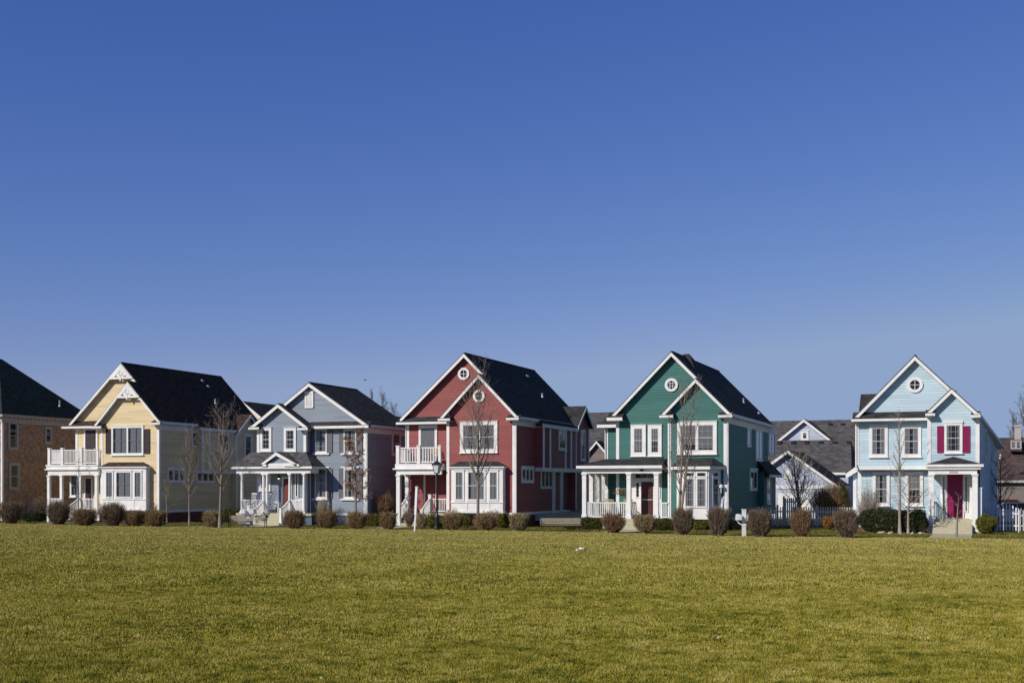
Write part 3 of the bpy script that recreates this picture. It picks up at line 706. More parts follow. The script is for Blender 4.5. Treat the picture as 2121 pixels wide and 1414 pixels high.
# ================================================================== RED HOUSE
def red_house():
    h = nested_house('red_house', 'brick red clapboard house with two round gable windows, black roof and white balcony',
        dict(apex=(961, 730), out=(1073, 860.5), far=(829, 866), sec=(991, 778), secin=(912, 862), pent=(822, 862, 873), mainend=1003),
        'red', 'roof_black', yB=83.6, z0=.85, lowcut=3.75, group='two-storey houses along the street')
    R = h.root; yS, yM = h.yS, h.yM; fs, fm = FF(yS), FF(yM)
    round_window(R, fm, X(961, yM), Z(961, 774, yM), .38); round_window(R, fs, X(992.4, yS), Z(992.4, 820, yS), .38)
    u0, u1, w0, w1 = RF(953.5, 873, 1031, 937, yS); window(R, fs, u0, u1, w0, w1, cas=.2, units=2, cols=2, rows=2, curtain=1)
    box_bay(R, yS, 934.5, 1041.5, 966, 1062, ((944.5, 959), (970, 1003.5), (1015, 1030)), (977, 1034), 'roof_black', (950, 1033), 955, divs=(967, 1013))
    u0, u1, w0, w1 = RF(868, 884, 906, 930, yM); window(R, fm, u0, u1, 3.9, w1 + .08, cas=.14, units=1, cols=1, rows=1, curtain=2, sill=False, split=False)
    yd = yM + .5; xe = h.wt
    siding(h.wallmb, FF(yd), [(h.wi, h.z0), (xe, h.z0), (xe, 3.75), (h.wi, 3.75)])
    siding(h.wallmb, FL(h.wi), [(yd, h.z0), (h.yB, h.z0), (h.yB, 3.75), (yd, 3.75)])
    h.trim.box(h.wi, xe, yM, yd, 3.66, 3.74)
    door(R, FF(yd), X(882, yd), X(903, yd), h.z0, 3.15, 'reddoor', cas=.12)
    yf = yS - .25; xl, xr = X(819, yf), X(914, yf); zf = .8; zt = Z(865, 960, yf)
    d = MB(); d.box(xl + .1, xe, yf + 1.15, yd, zf - .16, zf); d.build('porch_floor', M['concrete'], R)
    b = MB(); b.box(xl + .06, xr, yf, yf + .16, zt - .66, zt - .36); b.box(xl + .06, xl + .22, yf + .16, yd, zt - .66, zt - .36)
    b.box(xl - .12, xr + .08, yf - .14, yM, zt - .36, zt - .27); b.box(xl - .0, xr, yf - .05, yM, zt - .27, zt)
    b.box(xl + .2, xr, yf + .16, yd, zt - .37, zt - .34)
    b.build('balcony_floor', M['white'], R)
    xc = X(826, yf + .1)
    column(R, xc, yf + .1, 0.02, zt - .66, .24)
    column(R, xc, yf + 1.35, zf, zt - .66, .24); column(R, xc, yf + 2.1, zf, zt - .66, .2)
    for px in (825, 868, 911): newel(R, X(px, yf + .05), yf + .05, zt, zt + 1.08, .22 if px < 900 else .16)
    ps = [X(q, yf + .05) for q in (825, 868, 911)]
    for a, b_ in zip(ps[:-1], ps[1:]): railing(R, (a + .1, yf + .05), (b_ - .08, yf + .05), zt, zt, .98, .155, .06)
    railing(R, (ps[0], yf + .1), (ps[0], yM), zt, zt, .98, .155, .06)
    sx0, sx1 = xc + .15, X(874, yf)
    steps(R, sx0, sx1, yf + 1.15, zf - .1, 4, .3)
    for x in (xc, sx1):
        railing(R, (x, yf + 1.15), (x, yf + .05), zf, .12, .9, .12, .04, name='stair_rail')
    newel(R, sx1, yf + 1.2, zf, zf + 1.1, .18); newel(R, sx1, yf + .0, 0, 1.0, .16)
    railing(R, (xc, yf + 1.35), (xc, yd), zf, zf, .85, .12, .04); railing(R, (sx1, yf + 1.25), (xe, yf + 1.25), zf, zf, .85, .12, .04)
    x = h.wo
    u0, u1, w0, w1 = RR(1078.5, 966, 1104, 1000, x); window(R, FR(x), u0, u1, w0, w1, cas=.17, units=3, cols=1, rows=1, curtain=3, split=False, sill=False)
    u0, u1, w0, w1 = RR(1119, 968, 1144, 1012, x); window(R, FR(x), u0, u1, w0, w1, cas=.15, units=3, cols=1, rows=1, curtain=3, split=False, sill=False)
    u0, u1, w0, w1 = RR(1112, 884, 1122, 919, x); window(R, FR(x), u0, u1, w0, w1, cas=.12, cols=1, rows=1, curtain=0)
    bx = x + .5; y0, y1 = Yp(1124, bx), Yp(1191, bx); zb = 3.62; zt2 = h.zO - .26
    siding(h.wallmb, FR(bx), [(y0, zb), (y1, zb), (y1, zt2), (y0, zt2)]); siding(h.wallmb, FF(y0), [(x, zb), (bx, zb), (bx, zt2), (x, zt2)])
    h.trim.box(x, bx + .05, y0 - .04, y1 + 2.6, zb - .24, zb)
    L = y1 - y0
    for f in (.0, .19, .66, .84, ): h.trim.box(bx + .02, bx + .055, y0 + L * f - .04, y0 + L * f + .24, zb, zt2)
    for pa, pb in ((y0 + .2, y0 + L * .19 - .04), (y0 + L * .66 + .24, y0 + L * .84 - .04)): pn = MB(); pn.box(bx + .018, bx + .035, pa, pb, zb, zt2); pn.build('side_panel', M['maroon'], R)
    u0, u1, w0, w1 = RR(1156, 889, 1172, 932, bx); window(R, FR(bx), u0, u1, w0, w1, cas=.13, cols=1, rows=2, curtain=0)
    h.roofmb.slab([(h.xO + .3, y0 - .3, h.zO - .3), (h.xO + .3, y1 + .3, h.zO - .3), (h.xO - .2, y1 + .3, h.zO + .19), (h.xO - .2, y0 - .3, h.zO + .19)], (0, 0, -.08))
    h.trim.box(h.xO + .28, h.xO + .34, y0 - .32, y1 + .32, h.zO - .54, h.zO - .32); h.trim.box(x, h.xO + .3, y0 - .3, y1 + .3, h.zO - .54, h.zO - .51)
    # side entrance posts in the dark recess
    for yy in (Yp(1150, bx), Yp(1166, bx)): column(R, bx - .1, yy, .5, zb - .24, .16)
    dk = MB(); dk.box(x, bx + .3, Yp(1124, bx), Yp(1215, bx), .3, .75); dk.build('side_deck', M['greytrim'], R)
    rear_gable(h, 'red', 'roof_black', Yp(1211, h.xO + .3), 1.55, 7.95)
    pipe_vent(R, h.xR + 2.2, Yp(1123, h.xR + 2.2), h.zR - h.m * 2.2, .25)
    pipe_vent(R, h.xR + .7, Yp(1091, h.xR + .7), h.zR - h.m * .7, .08, .1)
    downspout(R, h.wi - .05, yM - .05, 3.6, h.zI - .2); downspout(R, h.wo + .08, yS - .02, .1, h.zO - .2)
    finish(h)
    # garden chair on the balcony
    q = thing('balcony_chair', 'tan wooden folding chair behind the railing of the red house balcony', 'chair', (X(897, yS + .4), yS + .4, zt))
    c = MB(); x_, y_ = q.location.x, q.location.y
    for sx in (-.22, .22):
        c.bar((x_ + sx, y_ - .2, zt), (x_ + sx, y_ + .2, zt + .45), .04); c.bar((x_ + sx, y_ + .2, zt), (x_ + sx, y_ - .2, zt + .45), .04)
    c.build('leg', M['tanwood'], q)
    c = MB()
    for k in range(5): c.box(x_ - .25, x_ + .25, y_ - .2 + k * .09, y_ - .13 + k * .09, zt + .44, zt + .465)
    c.build('seat', M['tanwood'], q)
    c = MB()
    for sx in (-.22, .22): c.bar((x_ + sx, y_ + .2, zt + .45), (x_ + sx, y_ + .32, zt + .95), .04)
    for k in range(3): c.box(x_ - .24, x_ + .24, y_ + .24 + k * .03, y_ + .26 + k * .03, zt + .6 + k * .13, zt + .69 + k * .13)
    c.build('backrest', M['tanwood'], q)

# ================================================================== GREEN HOUSE
def green_house():
    h = nested_house('green_house', 'dark green clapboard house with one round gable window and a long white-columned porch',
        dict(apex=(1390.5, 727), out=(1514, 854.5), far=(1263.5, 863), sec=(1440.6, 784), secin=(1370.5, 857), mainend=1447),
        'green', 'roof_black', yB=84.5, z0=.62, group='two-storey houses along the street')
    R = h.root; yS, yM = h.yS, h.yM; fs, fm = FF(yS), FF(yM)
    round_window(R, fm, X(1391, yM), Z(1391, 797, yM), .39, grid=True)
    u0, u1, w0, w1 = RF(1403, 873, 1485, 940, yS); window(R, fs, u0, u1, w0, w1, cas=.2, units=2, cols=3, rows=4, curtain=2)
    for a, b in ((1307, 1338), (1342.5, 1371)):
        u0, u1, w0, w1 = RF(a, 880, b, 944, yM); window(R, fm, u0, min(u1, h.wt - .02), w0, w1, cas=.2, units=1, cols=3, rows=4, curtain=2)
    # left eave return
    xe = h.xI; ze = h.zI
    for x0_, x1_, yy, z_ in ((xe - .12, h.wi + .5, yM - .55, ze - .02),):
        h.roofmb.slab([(x0_, yM, z_ + .3), (x1_, yM, z_ + .3), (x1_, yy, z_ - .06), (x0_, yy, z_ - .06)], (0, 0, -.05))
        h.trim.box(x0_, x1_, yy - .05, yy, z_ - .24, z_ - .06); h.trim.box(x0_, x1_, yy, yM - .001, z_ - .24, z_ - .22)
    # rear-left wing
    xw = X(1254, yM + 1.6); yw = yM + 1.6
    siding(h.wallmb, FF(yw), [(xw, h.z0), (h.wi, h.z0), (h.wi, 6.15), (xw, 6.15)]); siding(h.wallmb, FL(xw), [(yw, h.z0), (82, h.z0), (82, 6.15), (yw, 6.15)])
    h.trim.box(xw - .03, xw + .17, yw - .035, yw, h.z0, 6.1)
    h.roofmb.slab([(xw - .4, yw - .35, 6.15), (h.wi + .6, yw - .35, 6.15), (h.wi + .6, yw + 1.0, 7.3), (xw + .7, yw + 1.0, 7.3)], (0, 0, -.1))
    h.trim.box(xw - .42, h.wi, yw - .4, yw - .35, 5.98, 6.16); h.trim.box(xw - .4, h.wi, yw - .35, yw, 5.98, 6.0)
    downspout(R, xw + .02, yw - .08, 3.7, 6.0)
    # second ridge peeping over the first
    r = h.roofmb; x_, y_, zz = h.xR - .05, yM + 3.4, h.zR + .20
    r.add([(x_ - .7, y_ - 1.6, zz - 1.2), (x_ + 1.0, y_ - 1.6, zz - 1.2), (x_ + 1.0, y_ + 2.2, zz - 1.2), (x_ - .7, y_ + 2.2, zz - 1.2), (x_ - .1, y_, zz), (x_ + .25, y_, zz)],
          [(0, 1, 5, 4), (1, 2, 5), (2, 3, 4, 5), (3, 0, 4)])
    # canted bay
    D = 1.0; ya = yS - D; x0f, x1f = X(1413, ya), X(1468, ya); xs0, xs1 = X(1401.5, yS), X(1493.5, yS)
    z0b = Z(1430, 1074, ya) - .02; z1b = Z(1430, 971, ya)
    c = MB(); P4 = [(xs0, yS), (x0f, ya), (x1f, ya), (xs1, yS)]
    n4 = 4; c.add([(p[0], p[1], z) for z in (z0b, z1b) for p in P4], [(0, 1, 5, 4), (1, 2, 6, 5), (2, 3, 7, 6), (3, 2, 1, 0), (4, 5, 6, 7)])
    bay = c.build('bay_window', M['white'], R)
    t1, t0 = Z(1430, 978, ya), Z(1430, 986, ya); g1, g0 = Z(1430, 990, ya), Z(1430, 1049, ya)
    for a, b in ((1419.5, 1437.5), (1444, 1462)):
        u0, u1 = X(a, ya), X(b, ya)
        window(bay, FF(ya), u0 - .08, u1 + .08, g0 - .06, g1 + .06, cas=.08, cols=2, rows=4, curtain=1, sill=False, split=False, dm=.05)
        window(bay, FF(ya), u0 - .08, u1 + .08, t0 - .09, t1 + .08, cas=.08, cols=1, rows=1, curtain=0, sill=False, split=False, dm=.045, name='transom')
    Lc = math.hypot(xs1 - x1f, D)
    fr = FO((x1f, ya), math.atan2(D, xs1 - x1f))
    window(bay, fr, .28, Lc - .25, g0 - .06, g1 + .06, cas=.09, cols=1, rows=2, curtain=0, sill=False, dm=.05)
    window(bay, fr, .28, Lc - .25, t0 - .09, t1 + .08, cas=.09, cols=1, rows=1, curtain=0, sill=False, split=False, dm=.045, name='transom')
    e = .22; E4 = [(xs0 - .34, yS), (x0f - .20, ya - e), (x1f + .12, ya - e), (xs1 + .30, yS)]
    g = MB(); g.add([(p[0], p[1], z) for z in (z1b - .02, z1b + .16) for p in E4], [(0, 1, 5, 4), (1, 2, 6, 5), (2, 3, 7, 6), (3, 2, 1, 0), (4, 5, 6, 7)]); g.build('gutter', M['white'], bay)
    r2 = MB(); zt = Z(1445, 948, yS); za = z1b + .165; T0, T1 = X(1413, yS), X(1478, yS)
    E4 = [(p[0] + (-.03 if i < 2 else .03), p[1] - (.03 if i in (1, 2) else 0)) for i, p in enumerate(E4)]
    r2.add([(E4[i][0], E4[i][1], za) for i in range(4)] + [(T0, yS - .03, zt), (T1, yS - .03, zt)], [(0, 1, 4), (1, 2, 5, 4), (2, 3, 5), (0, 4, 5, 3), (3, 2, 1, 0)]); r2.build('bay_roof', M['roof_black'], bay)
    # porch
    yf = yS - .2; xl, xr = X(1203, yf), X(1370, yf); zf = .58; zt = Z(1290, 966, yf)
    d = MB(); d.box(xl - .05, h.wt, yf - .05, yM, zf - .12, zf); d.box(xl + .05, h.wt, yf + .1, yM, 0, zf - .12); d.box(xl, h.wi, yM, yM + 3.2, zf - .12, zf - .002)
    d.build('porch_floor', M['concrete'], R)
    b = MB(); b.box(xl + .06, xr, yf, yf + .18, zt - .38, zt - .1); b.box(xl + .06, xl + .24, yf + .18, yM + 3, zt - .38, zt - .1)
    b.box(xl + .1, h.wt, yf + .18, yM, zt - .12, zt - .1)
    b.build('porch_beam', M['white'], R)
    g = MB(); g.box(xl - .2, xr + .1, yf - .28, yf - .2, zt - .1, zt + .06); g.box(xl - .2, xl - .12, yf - .2, yM + 3, zt - .1, zt + .055); g.box(xl - .2, xr + .1, yf - .2, yf + .1, zt - .1, zt - .08); g.build('gutter', M['white'], R)
    xt = X(1253, yM); zr = Z(1300, 950, yM)
    pr = MB(); ze = zt + .055; E = [(xl - .2, yf - .24, ze), (xr + .05, yf - .24, ze), (xr + .05, yM, zr), (xl + 1.1, yM, zr), (xl + 1.1, yM + 3, zr), (xl - .2, yM + 3, ze)]
    pr.add(E + [(xr + .05, yM, ze - .05)], [(0, 1, 2, 3), (0, 3, 4, 5), (1, 6, 2)]); pr.build('porch_roof', M['roof_black'], R)
    for px in (1211, 1303, 1360): column(R, X(px, yf + .1), yf + .1, zf, zt - .38, .24)
    xc = X(1211, yf + .1)
    for dy in (1.35, 2.7, 4.0): column(R, xc, yf + .1 + dy, zf, zt - .38, .24)
    xa, xb = X(1213, yf + .1), X(1301, yf + .1)
    railing(R, (xa, yf + .1), (xb, yf + .1), zf, zf, .92, .125, .045); railing(R, (xc, yf + .1), (xc, yf + 4), zf, zf, .92, .13, .045); railing(R, (X(1362, yf), yf + .1), (h.wt, yf + .1), zf, zf, .92, .1, .045)
    # entrance
    sr = MB(); u0, u1, w0, w1 = RF(1308, 975, 1371, 1068, yM); sr.fbox(fm, u0, min(u1, h.wt - .02), zf, w1, 0, .05)
    sr.build('door_surround', M['white'], R)
    fd = FF(yM - .05)
    u0, u1, w0, w1 = RF(1329, 997, 1354, 1060, yM); door(R, fd, u0, u1, zf + .02, w1, 'browndoor', cas=.06, storm=True, handle=False)
    u0, u1, w0, w1 = RF(1314, 978, 1357, 993, yM); window(R, fd, u0, u1, w0, w1, cas=.07, cols=3, rows=1, curtain=0, split=False, sill=False, name='transom', dm=.05)
    for a, b in ((1316, 1327), (1358, 1368)):
        u0, u1, w0, w1 = RF(a, 997, b, 1031, yM); window(R, fd, u0, u1, w0, w1, cas=.07, cols=1, rows=4, curtain=0, split=False, sill=False, name='sidelight', dm=.05)
    pl = MB(); u = X(1329.5, yf); n = 20
    pl.fpoly(FF(yf), [(u + .13 * cos(2 * pi * k / n), zt - .2 + .06 * sin(2 * pi * k / n)) for k in range(n)], 0, .02); pl.build('number_plaque', M['blackmetal'], R)
    steps(R, X(1296, yf), X(1352, yf), yf - .05, zf - .12, 3, .34)
    x = h.wo
    for a, b, t, bt, un in ((1546, 1554, 884, 926, 1), (1564, 1578, 888, 955, 2), (1591, 1603, 893, 944, 2), (1552, 1567, 972, 1016, 2)):
        u0, u1, w0, w1 = RR(a, t, b, bt, x); window(R, FR(x), u0, u1, w0, w1, cas=.16, units=un, cols=1, rows=1, curtain=3, sill=False, split=False, head=.05)
    # low bump at the back corner
    by0, by1, bx = 80.6, h.yB + .6, x + .42
    siding(h.wallmb, FR(bx), [(by0, h.z0), (by1, h.z0), (by1, 3.3), (by0, 3.3)]); siding(h.wallmb, FF(by0), [(x, h.z0), (bx, h.z0), (bx, 3.3), (x, 3.3)])
    h.roofmb.slab([(x, by0 - .2, 4.1), (bx + .4, by0 - .2, 3.25), (bx + .4, by1 + .2, 3.25), (x, by1 + .2, 4.1)], (0, 0, -.08)); h.trim.box(bx + .36, bx + .42, by0 - .22, by1 + .2, 3.02, 3.2)
    window(R, FR(bx), by0 + .8, by0 + 2.2, 1.3, 3.0, cas=.14, units=2, cols=1, rows=1, curtain=0, split=False)
    pipe_vent(R, h.xR + 2.4, Yp(1540, h.xR + 2.4), h.zR - h.m * 2.4, .28); pipe_vent(R, h.xR + 3.0, Yp(1571, h.xR + 3.0), h.zR - h.m * 3.0, .12)
    downspout(R, h.wt + .05, yS - .05, .2, h.zT - .2); downspout(R, h.wo + .1, yS - .04, .05, h.zO - .25)
    wl_ = MB(); u = X(1495.5, yS); z = Z(1495.5, 1008, yS); wl_.lathe((u, yS - .25, z), [(.02, -.35), (.03, -.1), (.12, -.05), (.13, .08), (.05, .14)], 10); wl_.build('porch_lamp', M['plastic'], R)
    finish(h)
    # things on the porch
    q = thing('wall_garland', 'dried brown leafy garland hanging on the green porch wall left of the door', 'garland', (X(1287, yM), yM - .12, Z(1287, 1016, yM)))
    c = MB(); lc = q.location
    for k in range(420):
        p = Vector((random.gauss(0, .22), random.uniform(-.06, .02), random.uniform(-.22, .16))) + lc
        d = Vector((random.uniform(-1, 1), random.uniform(-1, 1), random.uniform(-1, 1))).normalized() * .07; e = Vector((random.uniform(-1, 1), random.uniform(-1, 1), random.uniform(-1, 1))).normalized() * .035
        c.add([p, p + d, p + e], [(0, 1, 2)])
    c.build('leaves', M['rust_leaf'], q)
    for i, (px, lab) in enumerate(((1258, 'tan wicker porch chair behind the left railing of the green house porch'), (1297, 'tan wicker porch chair beside the middle column of the green house porch'))):
        porch_chair(X(px, yS + .3), yS + .35, zf, lab, 'tanwood')

def porch_chair(x, y, z, lab, m, s=1.0):
    q = thing('porch_chair', lab, 'chair', (x, y, z), group='chairs on the front porches')
    c = MB()
    for k in range(5): c.box(x - .27, x + .27, y - .25 + k * .1, y - .17 + k * .1, z + .40, z + .43)
    c.build('seat', M[m], q)
    c = MB()
    for k in range(6): c.bar((x - .24 + k * .096, y + .24, z + .42), (x - .24 + k * .096, y + .38, z + 1.1 * s), .05, .02)
    c.bar((x - .27, y + .375, z + 1.08 * s), (x + .27, y + .375, z + 1.08 * s), .05, .06); c.build('backrest', M[m], q)
    c = MB()
    for sx in (-.3, .3): c.bar((x + sx, y - .3, z + .62), (x + sx, y + .3, z + .62), .08, .03); c.bar((x + sx, y - .25, z + .43), (x + sx, y - .25, z + .62), .04)
    c.build('armrest', M[m], q)
    for sx in (-.25, .25):
        for sy in (-.22, .24): c = MB(); c.bar((x + sx, y + sy, z), (x + sx, y + sy, z + .42), .05); c.build('leg', M[m], q)
    return q

# ================================================================== SLATE BLUE HOUSE
def blue_house():
    h = nested_house('slate_blue_house', 'slate blue clapboard house with grey shutters, louvred gable vent and a small gabled porch',
        dict(apex=(640, 791), out=(520, 881), far=(762, 878), sec=(576, 836.5), secin=(637, 880), mainend=585),
        'blue', 'roof_black', yS=70.4, yM=71.0, yB=77.0, z0=.72, shared='L', oh=.3, group='two-storey houses along the street', found='greytrim')
    R = h.root; yS, yM = h.yS, h.yM; fs, fm = FF(yS), FF(yM)
    for a, b in ((540, 563), (589, 614)):
        u0, u1, w0, w1 = RF(a, 886, b, 934, yS); window(R, fs, u0, u1, w0, w1, cas=.15, cols=2, rows=4, curtain=3)
    for a, b, s0, s1, s2, s3 in ((653, 677.5, 645, 652.5, 678.5, 689), (712.5, 738.5, 703, 712, 739.5, 751)):
        for t, bt in ((889, 937), (970, 1031)):
            u0, u1, w0, w1 = RF(a, t, b, bt, yM); window(R, fm, u0, u1, w0, w1, cas=.06, cols=3, rows=4, curtain=1, dm=.06)
            hd = MB(); hd.fbox(fm, u0 - .2, u1 + .2, w0 - .14, w0 - .03, .0, .12)
            if t > 950: hd.fbox(fm, u0 - .2, u1 + .2, w1 + .04, w1 + .12, .0, .1)
            hd.build('window_sill', M['white'], R)
            for c0, c1 in ((s0, s1), (s2, s3)):
                u0, u1, w0, w1 = RF(c0, t, c1, bt, yM); shutter(R, fm, u0, u1, w0, w1, 'greyshut')
    # louvred vent
    u0, u1, w0, w1 = RF(632.5, 812, 650, 845, yM)
    v = MB(); v.fbox(fm, u0, u0 + .1, w0, w1, 0, .08); v.fbox(fm, u1 - .1, u1, w0, w1, 0, .08); v.fbox(fm, u0, u1, w0, w0 + .1, 0, .081); v.fbox(fm, u0, u1, w1 - .1, w1, 0, .081); v.fbox(fm, u0 - .05, u1 + .05, w1, w1 + .06, 0, .1)
    k = w0 + .12
    while k < w1 - .12:
        v.slab([(u0 + .1, yM - .07, k), (u1 - .1, yM - .07, k), (u1 - .1, yM - .03, k + .05), (u0 + .1, yM - .03, k + .05)], (0, 0, .012)); k += .072
    v.build('gable_vent', M['white'], R)
    # pent strip across main wall
    xa, xb = h.wt, h.xO if False else max(h.xI, h.wi) + .12
    zb = Z(690, 882, yM - .45); zt = Z(690, 873, yM)
    h.roofmb.slab([(xa, yM - .42, zb), (xb, yM - .42, zb), (xb, yM, zt), (xa, yM, zt)], (0, 0, -.05)); h.trim.box(xa, xb, yM - .48, yM - .42, zb - .15, zb + .01); h.trim.box(xa, xb, yM - .42, yM - .001, zb - .15, zb - .13)
    # porch with hipped roof
    yf = yS - .95; ye = yS - 1.2; xl, xr = X(480, ye), X(646, ye); ze = Z(560, 966, ye); zt = Z(580, 936, yS)
    pr = MB(); tl, tr = X(520, yS) - .0, X(634, yS)
    pr.add([(xl, ye, ze), (xr, ye, ze), (xr, yM - .0, ze), (xl, yS + .6, ze), (tl, yS - .03, zt), (tr, yS - .03, zt), (tr, yM, zt), (tl, yS + .6, zt)], [(0, 1, 5, 4), (1, 2, 6, 5), (0, 4, 7, 3), (4, 5, 6, 7)])
    pr.build('porch_roof', M['roof_grey'], R)
    g = MB(); g.box(xl - .03, xr + .03, ye - .07, ye, ze - .13, ze - .0); g.box(xr - .03, xr + .04, ye, yM, ze - .13, ze - .003); g.box(xl - .03, xl + .03, ye, yS + .5, ze - .13, ze - .003); g.build('gutter', M['white'], R)
    b = MB(); b.box(xl + .15, xr - .1, ye + .01, yS, ze - .16, ze - .14); b.box(xl + .25, xr - .2, yf - .1, yf + .08, ze - .42, ze - .16); b.box(xr - .38, xr - .2, yf + .08, yS, ze - .42, ze - .16); b.build('porch_beam', M['white'], R)
    # little gable over the stairs
    yg = ye - .12; ax, az = X(572, yg), Z(572, 936, yg); gx0, gx1 = X(540, yg), X(615, yg); gz = Z(577, 961, yg)
    gw = MB(); mg = (az - gz) / (ax - gx0)
    siding(gw, FF(yg + .2), [(X(553, yg), gz + .03), (X(601, yg), gz + .03), (ax, az - .2)]); gw.build('porch_gable', M['blue'], R)
    gr = MB(); gt = MB()
    for gx in (gx0, gx1):
        gr.slab([(gx, yg, gz + .05), (ax, yg, az + .05), (ax, yS, az + .05), (gx, yS, gz + .05)], (0, 0, -.07))
        gt.slab([(gx, yg, gz), (ax, yg, az), (ax, yg, az - .22), (gx, yg, gz - .16)], (0, -.04, 0))
    gt.box(X(553, yg), X(601, yg), yg + .1, yg + .2, gz - .13, gz + .06); gt.box(gx0, X(552, yg), yg - .04, yg + .3, gz - .14, gz + .0); gt.box(X(588, yg), X(620, yg), yg - .04, yg + .3, gz - .14, gz + .0)
    gr.build('gable_roof', M['roof_grey'], R); gt.build('porch_gable_trim', M['white'], R)
    zf = .74
    d = MB(); d.box(xl + .25, xr - .1, yf - .15, yS, zf - .15, zf); d.build('porch_floor', M['concrete'], R)
    sk = MB(); sk.box(xl + .3, xr - .15, yf - .02, yf + .02, 0, zf - .15); sk.build('porch_skirt', M['darkblue'], R)
    for px in (501.5, 546, 553.5, 600.5, 630): column(R, X(px, yf), yf, zf, ze - .42, .2, round_=True)
    railing(R, (X(503, yf), yf), (X(545, yf), yf), zf, zf, .82, .11, .04); railing(R, (X(602, yf), yf), (X(629, yf), yf), zf, zf, .82, .09, .06)
    sx0, sx1 = X(548, yf), X(601, yf); steps(R, sx0, sx1, yf - .15, zf - .1, 4, .3)
    for x in (sx0, sx1): railing(R, (x, yf - .1), (x, yf - 1.1), zf, .15, .82, .12, .035, name='stair_rail'); newel(R, x, yf - 1.12, 0, 1.05, .15)
    u0, u1, w0, w1 = RF(537, 972, 561, 1016, yS); window(R, fs, u0, u1, w0, w1, cas=.18, cols=2, rows=2, curtain=0)
    door(R, fs, X(588, yS), X(603, yS), zf, 2.95, 'darkred', cas=.1)
    u0, u1, w0, w1 = RF(612, 978, 619, 1030, yS); window(R, fs, u0, u1, w0, w1, cas=.06, cols=1, rows=3, curtain=0, split=False, sill=False, name='sidelight')
    # porch lamp, lit
    lx, lz = X(579.5, yS), Z(579.5, 988, yS)
    lm_ = MB(); lm_.lathe((lx, yS - .14, lz), [(.02, .17), (.07, .1), (.07, -.02), (.03, -.06)], 8); lm_.fbox(fs, lx - .03, lx + .03, lz - .05, lz + .1, 0, .1)
    lo = lm_.build('porch_lamp', M['blackmetal'], R); bl = MB(); bl.lathe((lx, yS - .14, lz - .09), [(.01, .05), (.05, .03), (.055, -.01), (.02, -.04)], 10); bl.build('bulb', M['bulb'], lo)
    x = h.wi
    u0, u1, w0, w1 = RR(811, 893, 828, 943, x); window(R, FR(x), u0, u1, w0, w1, cas=.14, cols=1, rows=2, curtain=0)
    h.trim.fbox(FR(x), yM, h.yB, h.z0 - .15, h.z0 + .02, 0, .045); h.trim.fbox(FR(x), yM, h.yB, h.zI - .55, h.zI - .26, 0, .045); h.trim.box(h.wt, x + .04, yM - .05, yM, h.z0 - .15, h.z0 + .02)
    downspout(R, x + .1, yM - .03, .1, h.zI - .2); downspout(R, h.wt + .1, yM - .2, .3, ze - .1)
    siding(h.wallmb, FR(x), [(h.yB, h.z0), (84.6, h.z0), (84.6, 6.1), (h.yB, 6.1)]); siding(h.wallmb, FL(h.wo), [(h.yB, h.z0), (84.6, h.z0), (84.6, 6.1), (h.yB, 6.1)]); siding(h.wallmb, FB(84.6), [(h.wo, h.z0), (x, h.z0), (x, 6.1), (h.xR, 7.4), (h.wo, 6.1)])
    for e_ in (x + .3, h.wo - .3): h.roofmb.slab([(h.xR, h.yB - .3, 7.6), (e_, h.yB - .3, 6.05), (e_, 84.9, 6.05), (h.xR, 84.9, 7.6)], (0, 0, -.1))
    finish(h)
    porch_chair(X(522, yf + .55), yf + .6, zf, 'white slatted rocking chair behind the left railing of the slate blue house porch', 'plastic', 1.15)
    porch_chair(X(613, yf + .55), yf + .6, zf, 'white porch chair behind the right panel of the slate blue house porch', 'plastic')
    porch_chair(X(572, yf + .6), yf + .65, zf, 'white porch chair by the front door of the slate blue house', 'plastic')

